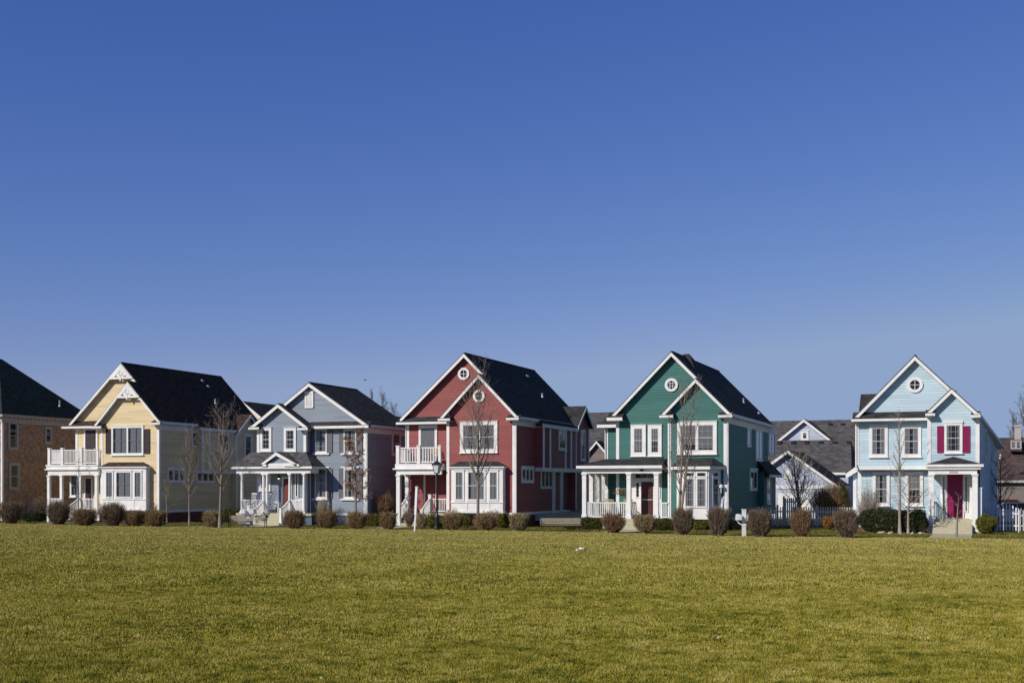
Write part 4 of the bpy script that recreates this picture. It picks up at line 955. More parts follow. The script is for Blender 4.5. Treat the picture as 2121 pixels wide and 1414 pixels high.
# ================================================================== PALE BLUE HOUSE
def aqua_house():
    h = nested_house('pale_blue_house', 'pale blue clapboard house with crimson shutters and a crimson front door',
        dict(apex=(1895, 735), out=(2027, 854), far=(1771, 862), sec=(1971, 803), secin=(1921, 857), pent=(1765, 852, 866), mainend=1970, wout=X(2027.5, 70.4), win=X(1773, 71.4), wsec=X(1922, 70.4)),
        'aqua', 'roof_black', yB=84.5, z0=.36, lowcut=Z(1850, 970, 71.4) + .1, holeS=3.45, group='two-storey houses along the street')
    R = h.root; yS, yM = h.yS, h.yM; fs, fm = FF(yS), FF(yM); zl = Z(1850, 970, 71.4) + .1
    round_window(R, fm, X(1895, yM), Z(1895, 797, yM), .42)
    for a, b in ((1801, 1839), (1868, 1908)):
        u0, u1, w0, w1 = RF(a, 881, b, 946, yM); window(R, fm, u0, u1, w0, w1, cas=.14, cols=3, rows=4, curtain=1)
    u0, u1, w0, w1 = RF(1956, 876, 1993.5, 938, yS); window(R, fs, u0, u1, w0, w1, cas=.11, cols=3, rows=4, curtain=3, head=.08)
    for a, b in ((1941, 1955), (1994.5, 2009)):
        u0, u1, w0, w1 = RF(a, 882, b, 937, yS); shutter(R, fs, u0, u1, w0, w1, 'magenta')
    # ledge and recessed ground floor
    h.trim.box(h.wi - .06, h.wt, yM - .08, yM + .0, zl - .16, zl + .02)
    yd = yM + .45
    siding(h.wallmb, FF(yd), [(h.wi + .05, h.z0), (h.wo, h.z0), (h.wo, 3.5), (h.wi + .05, 3.5)]); h.trim.box(h.wi, h.wo, yM - .06, yd, zl - .17, zl - .15)
    h.trim.box(h.wt, h.wo, yS, yd, 3.3, 3.4)
    siding(h.wallmb, FL(h.wi + .05), [(yd, h.z0), (h.yB, h.z0), (h.yB, zl), (yd, zl)])
    h.trim.box(X(1777, yd), X(1785, yd), yd - .035, yd, h.z0 - .1, zl - .17)
    h.trim.box(h.wi, h.wo, yd - .05, yd, h.z0 - .2, h.z0)
    for a, b in ((1808, 1843), (1875, 1912)):
        u0, u1, w0, w1 = RF(a, 978, b, 1047, yd); window(R, FF(yd), u0, u1, w0, w1, cas=.14, cols=3, rows=4, curtain=1 if a < 1850 else 2)
    # entrance
    fd = FF(yd); zf = Z(1975, 1072, yd) ; zf = .72
    sr = MB(); u0, u1 = X(1948, yd), X(2014, yd); sr.fbox(fd, u0, u1, zf, 3.3, 0, .05); sr.build('door_surround', M['white'], R)
    fd2 = FF(yd - .05)
    u0, u1, w0, w1 = RF(1962, 981, 1994.5, 1067, yd); door(R, fd2, u0, u1, zf + .08, w1, 'magenta', cas=.05)
    for a, b in ((1951, 1959), (1997, 2005.5)):
        u0, u1, w0, w1 = RF(a, 984, b, 1060, yd); window(R, fd2, u0, u1, w0, w1, cas=.06, cols=1, rows=6, curtain=0, split=False, sill=False, name='sidelight', dm=.05)
    yf = yS - .55; ye = yf - .25; xl, xr = X(1917, ye), X(2036, ye); ze = Z(1976, 961, ye); az = Z(1975, 947, yS); ax = X(1975, yS)
    pr = MB(); pr.add([(xl, ye, ze), (xr, ye, ze), (xr, yS, ze), (xl, yS, ze), (ax, yS - .03, az + .05)], [(0, 1, 4), (1, 2, 4), (0, 4, 3), (2, 3, 4), (3, 2, 1, 0)]); pr.build('porch_roof', M['roof_black'], R)
    b = MB(); b.box(xl - .03, xr + .03, ye - .06, yS + .0, ze - .14, ze - .003); b.box(xl + .08, xr - .1, ye + .03, yS, ze - .27, ze - .14)
    b.box(X(1923, yf), X(2024, yf), yf - .1, yf + .1, ze - .52, ze - .27); b.box(X(1923, yf), X(1923, yf) + .2, yf + .1, yd, ze - .52, ze - .27); b.box(X(2024, yf) - .2, X(2024, yf), yf + .1, yd, ze - .52, ze - .27)
    b.box(xl + .2, xr - .2, yf, yd, ze - .29, ze - .27)
    b.build('porch_beam', M['white'], R)
    pl = MB(); pl.box(X(1966, yf), X(1984, yf), yf - .125, yf - .1, ze - .45, ze - .36); pl.build('number_plaque', M['greytrim'], R)
    column(R, X(1929, yf), yf, .02, ze - .52, .26); column(R, X(2019.5, yf), yf, .02, ze - .52, .26)
    d = MB(); d.box(X(1934, yf), X(2016, yf), yf + .3, yd, 0, zf); d.build('porch_floor', M['concrete'], R)
    st = steps(R, X(1933, yf), X(2014, yf), yf + .3, zf - .12, 4, .34)
    railing(R, (X(1934, yf), yf + .35), (X(1934, yf), yd), zf, zf, .9, .13, .04); railing(R, (X(2015, yf), yf + .35), (X(2015, yf), yd), zf, zf, .9, .13, .04)
    newel(R, X(2013, yf) + .0, yf + .4, zf, 2.35, .22); newel(R, X(2029, yf), yf + .2, 0, 2.35, .22)
    # right side bump-out and rear
    ox, oy = h.wo + .04, yS + .2; bx, y1 = .42, 84.3; L = math.hypot(bx - ox, y1 - oy); fo = FO((ox, oy), math.atan2(y1 - oy, bx - ox)); zt2 = h.zO - .26
    siding(h.wallmb, fo, [(0, h.z0), (L, h.z0), (L, zt2 - .6), (0, zt2)]); xe = bx + .38; ze_ = h.zO - h.m * (xe - h.xO)
    siding(h.wallmb, FB(y1), [(h.wo, h.z0), (bx, h.z0), (bx, zt2 - .6), (h.wo, zt2)])
    h.roofmb.slab([(h.xO - .02, yS - h.oh, h.zO + .03), (h.xO + .01, yS - h.oh, h.zO), (xe, y1 + .3, ze_ + .02), (h.xO - .02, y1 + .3, h.zO + .03)], (0, 0, -.1))
    h.trim.slab([(h.xO + .03, yS - h.oh, h.zO - .03), (xe + .02, y1 + .3, ze_), (xe + .02, y1 + .3, ze_ - .17), (h.xO + .03, yS - h.oh, h.zO - .2)], (.05, 0, 0))
    h.trim.slab([(ox, oy, h.zO - .2), (h.xO + .03, yS - h.oh, h.zO - .2), (xe + .02, y1 + .3, ze_ - .17), (bx, y1, ze_ - .17)], (0, 0, -.02))
    for t0 in (.25, .62): window(R, fo, L * t0, L * t0 + 1.0, 4.0, 5.6, cas=.12, cols=1, rows=2, curtain=0)
    # left: low wing with white rake, and cross roof behind
    xw0, xw1 = X(1767, yM + 1.6), h.wi + .1; yw = yM + 1.6
    siding(h.wallmb, FF(yw), [(xw0, h.z0), (xw1, h.z0), (xw1, 3.5), (xw0, 3.1)]); siding(h.wallmb, FL(xw0), [(yw, h.z0), (82, h.z0), (82, 3.1), (yw, 3.1)])
    za_, zb_ = Z(1753, 979, yw - .3), Z(1776, 962, yw - .3)
    h.trim.slab([(X(1752, yw - .3), yw - .34, za_), (X(1778, yw - .3), yw - .34, zb_ + .05), (X(1778, yw - .3), yw - .34, zb_ - .35), (X(1752, yw - .3), yw - .34, za_ - .32)], (0, .34, 0))
    h.roofmb.slab([(X(1751, yw - .3), yw - .36, za_ + .03), (X(1779, yw - .3), yw - .36, zb_ + .08), (X(1779, yw - .3), 82, zb_ + .08), (X(1751, yw - .3), 82, za_ + .03)], (0, 0, -.06))
    h.trim.box(xw0, xw0 + .17, yw - .03, yw, h.z0, 3.1)
    yc = yM + 3.4; xg = X(1783, yc); zc = Z(1795, 816, yc); xg2 = h.xR - .5
    h.roofmb.slab([(xg, yc, zc), (xg2, yc, zc), (xg2, yc - 2.4, zc - 2.1), (xg, yc - 2.4, zc - 2.1)], (0, 0, -.1)); h.roofmb.slab([(xg, yc, zc), (xg2, yc, zc), (xg2, yc + 2.6, zc - 2.3), (xg, yc + 2.6, zc - 2.3)], (0, 0, -.1))
    siding(h.wallmb, FL(xg + .1), [(yc - 2.2, 3.4), (yc + 2.2, 3.4), (yc + 2.2, zc - 2), (yc, zc - .1), (yc - 2.2, zc - 2)])
    pipe_vent(R, h.xR + 2.0, yM + 3, h.zR - h.m * 2.0, .3); downspout(R, h.wi + .02, yM - .06, zl, h.zI - .2)
    finish(h)

# ================================================================== BRICK HOUSE
def brick_house():
    yS = 70.4
    xr = X(4, yS)                       # right front corner; its shaded side runs back
    x0 = xr - 8.9; zE = Z(4, 857, yS)
    R = thing('brick_house', 'brown brick house with dark green hipped roof, cut off by the left picture edge', 'house', (xr, yS, 0), group='two-storey houses along the street')
    yB = yS + 9.2
    w = MB(); w.box(x0, xr, yS, yB, 0, zE - .1); w.build('wall', M['brick'], R)
    t = MB(); t.box(x0 - .3, xr + .35, yS - .35, yB + .35, zE - .2, zE); t.box(x0, xr + .1, yS - .1, yB + .1, zE - .62, zE - .2)
    y = yS + .2
    while y < yB: t.box(xr + .1, xr + .2, y, y + .14, zE - .3, zE - .2); y += .42
    t.build('cornice', M['greytrim'], R)
    r = MB(); xc = X(3, yS + 6.5); e = .42
    a, b = (xr - 4.45, yS + 4.45), (xr - 4.45, yS + 4.75); zt = zE + 4.5
    r.add([(x0 - e, yS - e, zE), (xr + e, yS - e, zE), (xr + e, yB + e, zE), (x0 - e, yB + e, zE), (a[0], a[1], zt), (b[0], b[1], zt)], [(0, 1, 4), (1, 2, 5, 4), (2, 3, 5), (3, 0, 4, 5), (3, 2, 1, 0)])
    r.build('roof', M['roof_green'], R)
    cb = MB(); cb.box(xr - .02, xr + .1, yS - .08, yS + .1, 0, zE - .6); cb.build('downspout', M['white'], R)
    for (a, b_, t0, t1) in ((16, 37, 873, 931), (92, 107, 884, 919), (18, 40, 959, 1013)):
        u0, u1, w0, w1 = RR(a, t0, b_, t1, xr); window(R, FR(xr), u0, u1, w0, w1, cas=.13, cols=1, rows=2, curtain=3, casmat='greytrim')
    pv = X(124, yS + 4); pipe_vent(R, xr - .6, Yp(123.5, xr - .6), zE + .95, .45)

# ================================================================== HOUSES AND GARAGES BEHIND
def back_gable(name, label, cat, apex, right, y, depth, wall, roof, leftw=None, oh=.35, z0=0, ridge_only=False, win=None, group=None):
    """a gabled building behind the street; apex and right rake end given as seen in the photo"""
    xR, zR = X(apex[0], y - oh), Z(*apex, y - oh); xO, zO = X(right[0], y - oh), Z(*right, y - oh)
    m = (zR - zO) / (xO - xR); hw = xO - xR; xL = xR - (leftw or hw); zL = zR - m * (xR - xL)
    R = thing(name, label, cat, (xR, y, 0), group=group)
    w = MB(); un = .14
    zz = lambda x: zR - m * abs(x - xR) - un
    lo, hi = xL + oh, xO - oh
    siding(w, FF(y), [(lo, 0), (hi, 0), (hi, zz(hi)), (xR, zz(xR)), (lo, zz(lo))]); siding(w, FR(hi), [(y, 0), (y + depth, 0), (y + depth, zz(hi)), (y, zz(hi))]); siding(w, FL(lo), [(y, 0), (y + depth, 0), (y + depth, zz(lo)), (y, zz(lo))]); siding(w, FB(y + depth), [(lo, 0), (hi, 0), (hi, zz(hi)), (xR, zz(xR)), (lo, zz(lo))])
    w.build('wall', M[wall], R)
    r = MB(); t = MB()
    for xe, ze in ((xO, zO), (xL, zL)):
        r.slab([(xR, y - oh, zR), (xe, y - oh, ze), (xe, y + depth + oh, ze), (xR, y + depth + oh, zR)], (0, 0, -.11))
    rake(t, [(xL, zL - .04), (xR, zR - .04), (xO, zO - .04)], y - oh - .045, w=.18)
    t.box(hi - .14, hi + .03, y - .03, y, 0, zz(hi)); t.box(xO - .02, xO + .04, y - oh, y + depth + oh, zO - .22, zO - .04)
    r.build('roof', M[roof], R); t.build('trim', M['white'], R)
    h = Root(); h.root, h.xR, h.zR, h.xO, h.zO, h.m, h.y = R, xR, zR, xO, zO, m, y
    return h
def background():
    g = back_gable('garage', 'lavender garage with white gable trim behind the picket fence right of the green house', 'garage', (1631.5, 931), (1735, 1004), 97, 8, 'lavender', 'roof_black', leftw=3.4)
    u0, u1, w0, w1 = RF(1626, 971, 1641, 997, 97)
    s = MB(); s.fbox(FF(97), u0, u1, w0, w1, 0, .06); s.build('gable_panel', M['white'], g.root)
    b = MB(); b.fbox(FF(97), X(1600, 97), g.xO - .35, Z(1660, 1012, 97), Z(1660, 1005, 97), 0, .06); b.build('belt_course', M['white'], g.root)
    s = MB(); s.fbox(FF(97), X(1612, 97), X(1680, 97), 0.1, 1.9, .0, .05)
    for k in range(4): s.fbox(FF(97), X(1614, 97), X(1678, 97), .15 + k * .45, .5 + k * .45, .05, .07)
    s.build('garage_door', M['white'], g.root)
    # grey-roofed block with a row of box vents
    y = 106; x0, x1 = X(1590, y), X(1765, y); ze = Z(1690, 978, y); yr = y + 4; zr = Z(1690, 911, yr)
    R = thing('grey_roofed_garage', 'low building with six box vents along its grey roof, behind the lavender garage', 'building', (x1, y, 0))
    w = MB(); siding(w, FF(y), [(x0, 0), (x1 - .3, 0), (x1 - .3, ze), (x0, ze)]); siding(w, FR(x1 - .3), [(y, 0), (y + 8, 0), (y + 8, ze), (y, ze)]); siding(w, FL(x0), [(y, 0), (y + 8, 0), (y + 8, ze), (y, ze)]); siding(w, FB(y + 8), [(x0, 0), (x1 - .3, 0), (x1 - .3, ze), (x0, ze)]); w.build('wall', M['lavender'], R)
    xr1 = X(1767, yr)
    r = MB(); r.add([(x0, y - .3, ze), (x1, y - .3, ze), (x1, y + 8.3, ze), (x0, y + 8.3, ze), (x0, yr, zr), (x1 - .5, yr, zr)], [(0, 1, 5, 4), (1, 2, 5), (2, 3, 4, 5), (0, 4, 3), (3, 2, 1, 0)]); r.build('roof', M['roof_grey'], R)
    t = MB(); t.box(x0, x1, y - .35, y - .3, ze - .2, ze - .01); t.build('gutter', M['white'], R)
    def vents(R, pxs, py, yy, sl):
        for px in pxs:
            v = MB(); x = X(px, yy); z = Z(px, py, yy); v.box(x - .16, x + .16, yy - .18, yy + .18, z - .12, z + .1); v.box(x - .2, x + .2, yy - .22, yy + .22, z + .1, z + .13); v.build('box_vent', M['blackmetal'], R)
    vents(R, (1614, 1643, 1671, 1700, 1729, 1758), 917, yr - .4, 0)
    # house behind: main ridge + dormer gable
    y = 119; x0, x1 = X(1570, y), X(1775, y); yr = y + 5; zr = Z(1690, 870, yr); ze = zr - 3.6
    R = thing('lavender_house', 'lavender house with grey roof and white-trimmed gable rising behind the low garage', 'house', (x0, y, 0))
    w = MB(); 
    for fr_, P in ((FF(y), [(x0, 0), (x1, 0), (x1, ze), (x0, ze)]), (FB(y + 10), [(x0, 0), (x1, 0), (x1, ze), (x0, ze)]), (FR(x1), [(y, 0), (y + 10, 0), (y + 10, ze), (y + 5, zr - .1), (y, ze)]), (FL(x0), [(y, 0), (y + 10, 0), (y + 10, ze), (y + 5, zr - .1), (y, ze)])): siding(w, fr_, P)
    yd = y - .8; ax, az = X(1665, yd), Z(1665, 867, yd); rx, rz = X(1738, yd), Z(1738, 923, yd); md = (az - rz) / (rx - ax); lx = ax - (rx - ax)
    siding(w, FF(yd + .35), [(lx + .3, 0), (rx - .3, 0), (rx - .3, rz + .05), (ax, az - .25), (lx + .3, rz + .05)]); siding(w, FR(rx - .3), [(yd + .35, 0), (y, 0), (y, rz), (yd + .35, rz)])
    w.build('wall', M['lavender'], R)
    r = MB(); r.slab([(x0 - .3, y - .3, ze - .2), (x1 + .3, y - .3, ze - .2), (x1 + .3, yr, zr), (x0 - .3, yr, zr)], (0, 0, -.12)); r.slab([(x0 - .3, y + 10.3, ze - .2), (x1 + .3, y + 10.3, ze - .2), (x1 + .3, yr, zr), (x0 - .3, yr, zr)], (0, 0, -.12))
    for e in (lx, rx): r.slab([(ax, yd, az), (e, yd, rz), (e, yr - .2, rz), (ax, yr - .2, az)], (0, 0, -.1))
    r.build('roof', M['roof_grey'], R)
    t = MB(); rake(t, [(lx, rz - .04), (ax, az - .04), (rx, rz - .04)], yd - .045, w=.19); t.build('trim', M['white'], R)
    u0, u1, w0, w1 = RF(1659, 892, 1675, 912, yd + .35); window(R, FF(yd + .35), u0, u1, w0, w1, cas=.2, cols=1, rows=1, curtain=2, split=False)
    vents(R, (1719, 1745), 879, yr - .7, 0)
    # low building cut off by the right edge
    y = 92; x0 = X(2112, y); R = thing('edge_garage', 'dark-eaved low garage cut off by the right picture edge behind the white car', 'garage', (x0, y, 0))
    w = MB(); siding(w, FF(y), [(x0 + .5, 0), (x0 + 7, 0), (x0 + 7, 3.2), (x0 + .5, 3.2)]); siding(w, FL(x0 + .5), [(y, 0), (y + 7, 0), (y + 7, 3.2), (y, 3.2)]); siding(w, FR(x0 + 7), [(y, 0), (y + 7, 0), (y + 7, 3.2), (y, 3.2)]); siding(w, FB(y + 7), [(x0 + .5, 0), (x0 + 7, 0), (x0 + 7, 3.2), (x0 + .5, 3.2)]); w.build('wall', M['taupe'], R)
    r = MB(); ze = Z(2116, 980, y); r.add([(x0, y - .5, ze), (x0 + 7.5, y - .5, ze), (x0 + 7.5, y + 7.5, ze), (x0, y + 7.5, ze), (x0 + 3.5, y + 3.5, ze + 2), (x0 + 4, y + 3.5, ze + 2)], [(0, 1, 5, 4), (1, 2, 5), (2, 3, 4, 5), (3, 0, 4), (3, 2, 1, 0)]); r.build('roof', M['roof_black'], R)
    # cream gable between yellow and blue houses
    g = back_gable('cream_house', 'cream gabled house with dark roof seen between the yellow and slate blue houses', 'house', (503, 830.5), (560, 878), 90, 7.5, 'cream', 'roof_black', leftw=4)
    # grey roof between red and green
    y = 101; x0, x1 = X(1190, y), X(1300, y); yr = y + 5; zr = Z(1235, 854, yr); ze = Z(1250, 925, y)
    R = thing('grey_roof_house', 'house with grey shingle roof and small gable between the red and green houses', 'house', (x0, y, 0))
    w = MB()
    for fr_, P in ((FF(y), [(x0, 0), (x1, 0), (x1, ze), (x0, ze)]), (FR(x1), [(y, 0), (y + 10, 0), (y + 10, ze), (y + 5, zr - .1), (y, ze)]), (FL(x0), [(y, 0), (y + 10, 0), (y + 10, ze), (y + 5, zr - .1), (y, ze)]), (FB(y + 10), [(x0, 0), (x1, 0), (x1, ze), (x0, ze)])): siding(w, fr_, P)
    ax, az = X(1235.5, y - 1.2), Z(1235.5, 912, y - 1.2); siding(w, FF(y - .9), [(ax - 1, 0), (ax + 1, 0), (ax + 1, az - 1.1), (ax, az - .15), (ax - 1, az - 1.1)])
    w.build('wall', M['taupe'], R)  # dark siding colour stands in for the shade on this wall
    r = MB(); r.slab([(x0 - .3, y - .35, ze - .1), (x1 + .3, y - .35, ze - .1), (x1 + .3, yr, zr), (x0 - .3, yr, zr)], (0, 0, -.12)); r.slab([(x0 - .3, y + 10.3, ze - .1), (x1 + .3, y + 10.3, ze - .1), (x1 + .3, yr, zr), (x0 - .3, yr, zr)], (0, 0, -.12))
    for sg in (-1, 1): r.slab([(ax, y - 1.2, az), (ax + sg * 1.15, y - 1.2, az - 1.3), (ax + sg * 1.15, y + 2, az - 1.3), (ax, y + 2, az)], (0, 0, -.1))
    r.build('roof', M['roof_grey'], R)
    t = MB(); rake(t, [(ax - 1.15, az - 1.34), (ax, az - .04), (ax + 1.15, az - 1.34)], y - 1.24, w=.15); t.box(ax + 1.2, x1 + .3, y - .4, y - .35, ze - .3, ze - .1); t.build('trim', M['white'], R)
    # tan-roofed house at the far right
    y = 118; x0, x1 = X(2030, y), X(2260, y); yr = y + 6; zr = Z(2090, 906, yr); ze = Z(2090, 992, y)
    R = thing('tan_roofed_house', 'taupe house with brown roof and pale chimney behind the parked cars at far right', 'house', (x0, y, 0))
    w = MB()
    for fr_, P in ((FF(y), [(x0, 0), (x1, 0), (x1, ze), (x0, ze)]), (FR(x1), [(y, 0), (y + 12, 0), (y + 12, ze), (y + 6, zr - .1), (y, ze)]), (FL(x0), [(y, 0), (y + 12, 0), (y + 12, ze), (y + 6, zr - .1), (y, ze)]), (FB(y + 12), [(x0, 0), (x1, 0), (x1, ze), (x0, ze)])): siding(w, fr_, P)
    w.build('wall', M['taupe'], R)
    r = MB(); r.slab([(x0 - .3, y - .4, ze - .1), (x1 + .3, y - .4, ze - .1), (x1 + .3, yr, zr), (x0 - .3, yr, zr)], (0, 0, -.12)); r.slab([(x0 - .3, y + 12.4, ze - .1), (x1 + .3, y + 12.4, ze - .1), (x1 + .3, yr, zr), (x0 - .3, yr, zr)], (0, 0, -.12)); ro = r.build('roof', M['roof_tan'], R)
    c = MB(); cx = X(2108, yr); c.box(cx - .28, cx + .28, yr - .3, yr + .3, zr - .5, zr + 1.1); c.box(cx - .36, cx + .36, yr - .38, yr + .38, zr + .95, zr + 1.12); c.build('chimney', M['greytrim'], ro)
    ds = MB(); dx = X(2104, y + 4); dz = Z(2104, 928, y + 4); ds.box(dx - .5, dx + .5, y + 2.9, y + 5, dz - .3, dz + .75); ds.build('dormer', M['roof_tan'], ro)
    window(ro, FF(y + 2.9), dx - .45, dx + .45, dz - .1, dz + .65, cas=.1, units=2, cols=1, rows=1, curtain=2, split=False, sill=False, casmat='greytrim', sashmat='greytrim')
    pv = MB(); px_ = X(2072, y + 2.5); pz = Z(2072, 944, y + 2.5); pv.tube([(px_, y + 2.5, pz - .3), (px_, y + 2.5, pz + .15)], [.09, .06], 8); pv.build('roof_vent', M['plastic'], ro)
    t = MB(); t.box(x0 - .3, x1 + .3, y - .46, y - .4, ze - .3, ze - .1); t.build('gutter', M['greytrim'], R)

# ================================================================== FENCES
def picket_fence(name, label, a, b, top=1.15, z0=.08, gap=.14, w=.07, arch=None, rails=(.35, .9), posts=2.2, m='fence_white'):
    a, b = Vector((a[0], a[1], 0)), Vector((b[0], b[1], 0)); d = b - a; L = d.length; ang = math.atan2(d.y, d.x)
    R = thing(name, label, 'fence', tuple(a), ang); R['_o'] = [0, 0, 0]
    pk = MB(); n = int(L / gap)
    for i in range(n + 1):
        u = i * L / n; t = arch(u / L) if arch else top
        h_ = w / 2
        pk.fpoly(lambda u_, w_, d_: (u_, -d_, w_), [(u - h_, z0), (u + h_, z0), (u + h_, t - .06), (u, t), (u - h_, t - .06)], .0, .02)
    pk.build('pickets', M[m], R)
    r = MB()
    for z in rails: r.box(0, L, .0, .04, z - .04, z + .04)
    r.build('rail', M[m], R)
    k = max(1, round(L / posts))
    for i in range(k + 1):
        u = i * L / k; p = MB(); t = (arch(u / L) if arch else top) + .06; p.box(u - .055, u + .055, .045, .155, 0, t); p.box(u - .075, u + .075, .025, .175, t, t + .03); p.build('post', M[m], R)
    return R
def fences():
    picket_fence('picket_fence', 'white picket fence between the brick house and the yellow house', (X(28, 73), 73), (X(99, 73), 73), 1.35)
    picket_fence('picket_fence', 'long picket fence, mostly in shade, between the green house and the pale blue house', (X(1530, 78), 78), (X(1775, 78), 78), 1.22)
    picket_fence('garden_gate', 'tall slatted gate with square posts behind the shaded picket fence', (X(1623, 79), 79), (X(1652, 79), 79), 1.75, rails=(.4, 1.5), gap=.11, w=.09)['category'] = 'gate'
    y = 72.3
    picket_fence('picket_fence', 'low picket fence stepping down from the corner of the pale blue house', (X(2033, y), y), (X(2063, y), y), 1.3, arch=lambda t: 1.45 - .3 * t)
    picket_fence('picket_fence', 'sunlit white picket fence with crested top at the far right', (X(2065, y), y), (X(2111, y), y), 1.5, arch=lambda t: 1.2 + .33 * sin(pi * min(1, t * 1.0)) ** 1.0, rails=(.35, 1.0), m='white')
    picket_fence('picket_fence', 'lower white picket fence cut off by the right picture edge', (X(2113, y), y), (X(2160, y), y), 1.2)

# ================================================================== STREET FURNITURE
def bench(x, y, lab):
    R = thing('park_bench', lab, 'bench', (x, y, 0), A, group='park benches at the edge of the field')
    R.scale = (1, 1, .78); W = 1.14
    s = MB()
    for k in range(5): s.box(-W, W, -.28 + k * .1, -.20 + k * .1, .42, .455)
    s.build('seat', M['benchwood'], R)
    b = MB()
    for k in range(4): yb = .24 + .045 * k; b.slab([(-W, yb, .50 + k * .105), (W, yb, .50 + k * .105), (W, yb + .03, .58 + k * .105), (-W, yb + .03, .58 + k * .105)], (0, .03, 0))
    b.build('backrest', M['benchwood'], R)
    for sx in (-1, 1):
        x_ = sx * (W - .05); f = MB()
        f.tube([(x_, -.3, 0), (x_, -.26, .25), (x_, -.28, .42), (x_, .2, .41), (x_, .42, .92)], [.025] * 5, 6); f.tube([(x_, .36, 0), (x_, .24, .25), (x_, .2, .42)], [.025] * 3, 6)
        f.build('leg', M['blackmetal'], R)
        a = MB(); a.tube([(x_, -.27, .42), (x_, -.32, .62), (x_, -.22, .68), (x_, .28, .66)], [.022] * 4, 6); a.build('armrest', M['blackmetal'], R)
def lamp_post():
    p = G(905, 1097); R = thing('street_lamp', 'dark green lamp post with square lantern in front of the red house', 'street lamp', tuple(p))
    x, y = p.x, p.y
    c = MB(); c.lathe((x, y, 0), [(.17, 0), (.17, .12), (.13, .2), (.12, .75), (.09, .85), (.055, .95), (.05, 3.05), (.075, 3.07), (.075, 3.11), (.05, 3.16)], 12); c.build('pole', M['blackmetal'], R)
    h = MB(); n = 4
    z = 3.16; g = MB()
    g.add([(x + sx * w, y + sy * w, z + zz) for zz, w in ((.05, .10), (.50, .19)) for sx, sy in ((-1, -1), (1, -1), (1, 1), (-1, 1))], [(0, 1, 5, 4), (1, 2, 6, 5), (2, 3, 7, 6), (3, 0, 4, 7)]); g.build('lantern_glass', M['lampglass'], R)
    for sx, sy in ((-1, -1), (1, -1), (1, 1), (-1, 1)): h.bar((x + sx * .105, y + sy * .105, z + .03), (x + sx * .197, y + sy * .197, z + .5), .022)
    h.box(x - .12, x + .12, y - .12, y + .12, z, z + .05); h.box(x - .23, x + .23, y - .23, y + .23, z + .5, z + .54)
    h.add([(x - .23, y - .23, z + .54), (x + .23, y - .23, z + .54), (x + .23, y + .23, z + .54), (x - .23, y + .23, z + .54), (x, y, z + .76)], [(0, 1, 4), (1, 2, 4), (2, 3, 4), (3, 0, 4)])
    h.lathe((x, y, z), [(.03, .7), (.03, .78), (.05, .82), (.01, .9)], 8); h.build('lantern_frame', M['blackmetal'], R)
def mailbox(px, py, lab, rot, sc=1.0):
    p = G(px, py); R = thing('mailbox', lab, 'mailbox', tuple(p), rot, group='white double mailboxes')
    c = MB(); c.box(-.09, .09, -.09, .09, 0, 1.3); c.box(-.11, .11, -.11, .11, 1.3, 1.34); c.box(-.11, .11, -.11, .11, .52, .56); c.build('post', M['plastic'], R)
    a = MB()
    n = 12
    for k in range(n):
        a0, a1 = pi + pi * k / n, pi + pi * (k + 1) / n
        a.bar((.32 * cos(a0), 0, .80 + .24 * sin(a0)), (.32 * cos(a1), 0, .80 + .24 * sin(a1)), .05, .07, up=(0, 1, 0))
    a.box(-.36, .36, -.08, .08, .76, .80)
    a.build('bracket', M['plastic'], R)
    for sx in (-1, 1):
        b = MB(); xc = sx * .26; n = 10; prof = [(xc - .12, .80), (xc + .12, .80), (xc + .12, 1.0)] + [(xc + .12 * cos(pi * k / n), 1.0 + .10 * sin(pi * k / n)) for k in range(1, n)] + [(xc - .12, 1.0)]
        b.fpoly(lambda u, w, d: (u, -d, w), prof, -.26, .26); o = b.build('letter_box', M['plastic'], R)
        d = MB(); d.fpoly(lambda u, w, d_: (u, -d_, w), [(xc + (u - xc) * .9, .8 + (w - .8) * .93 + .01) for u, w in prof], .26, .275); d.build('box_door', M['plastic'], o)
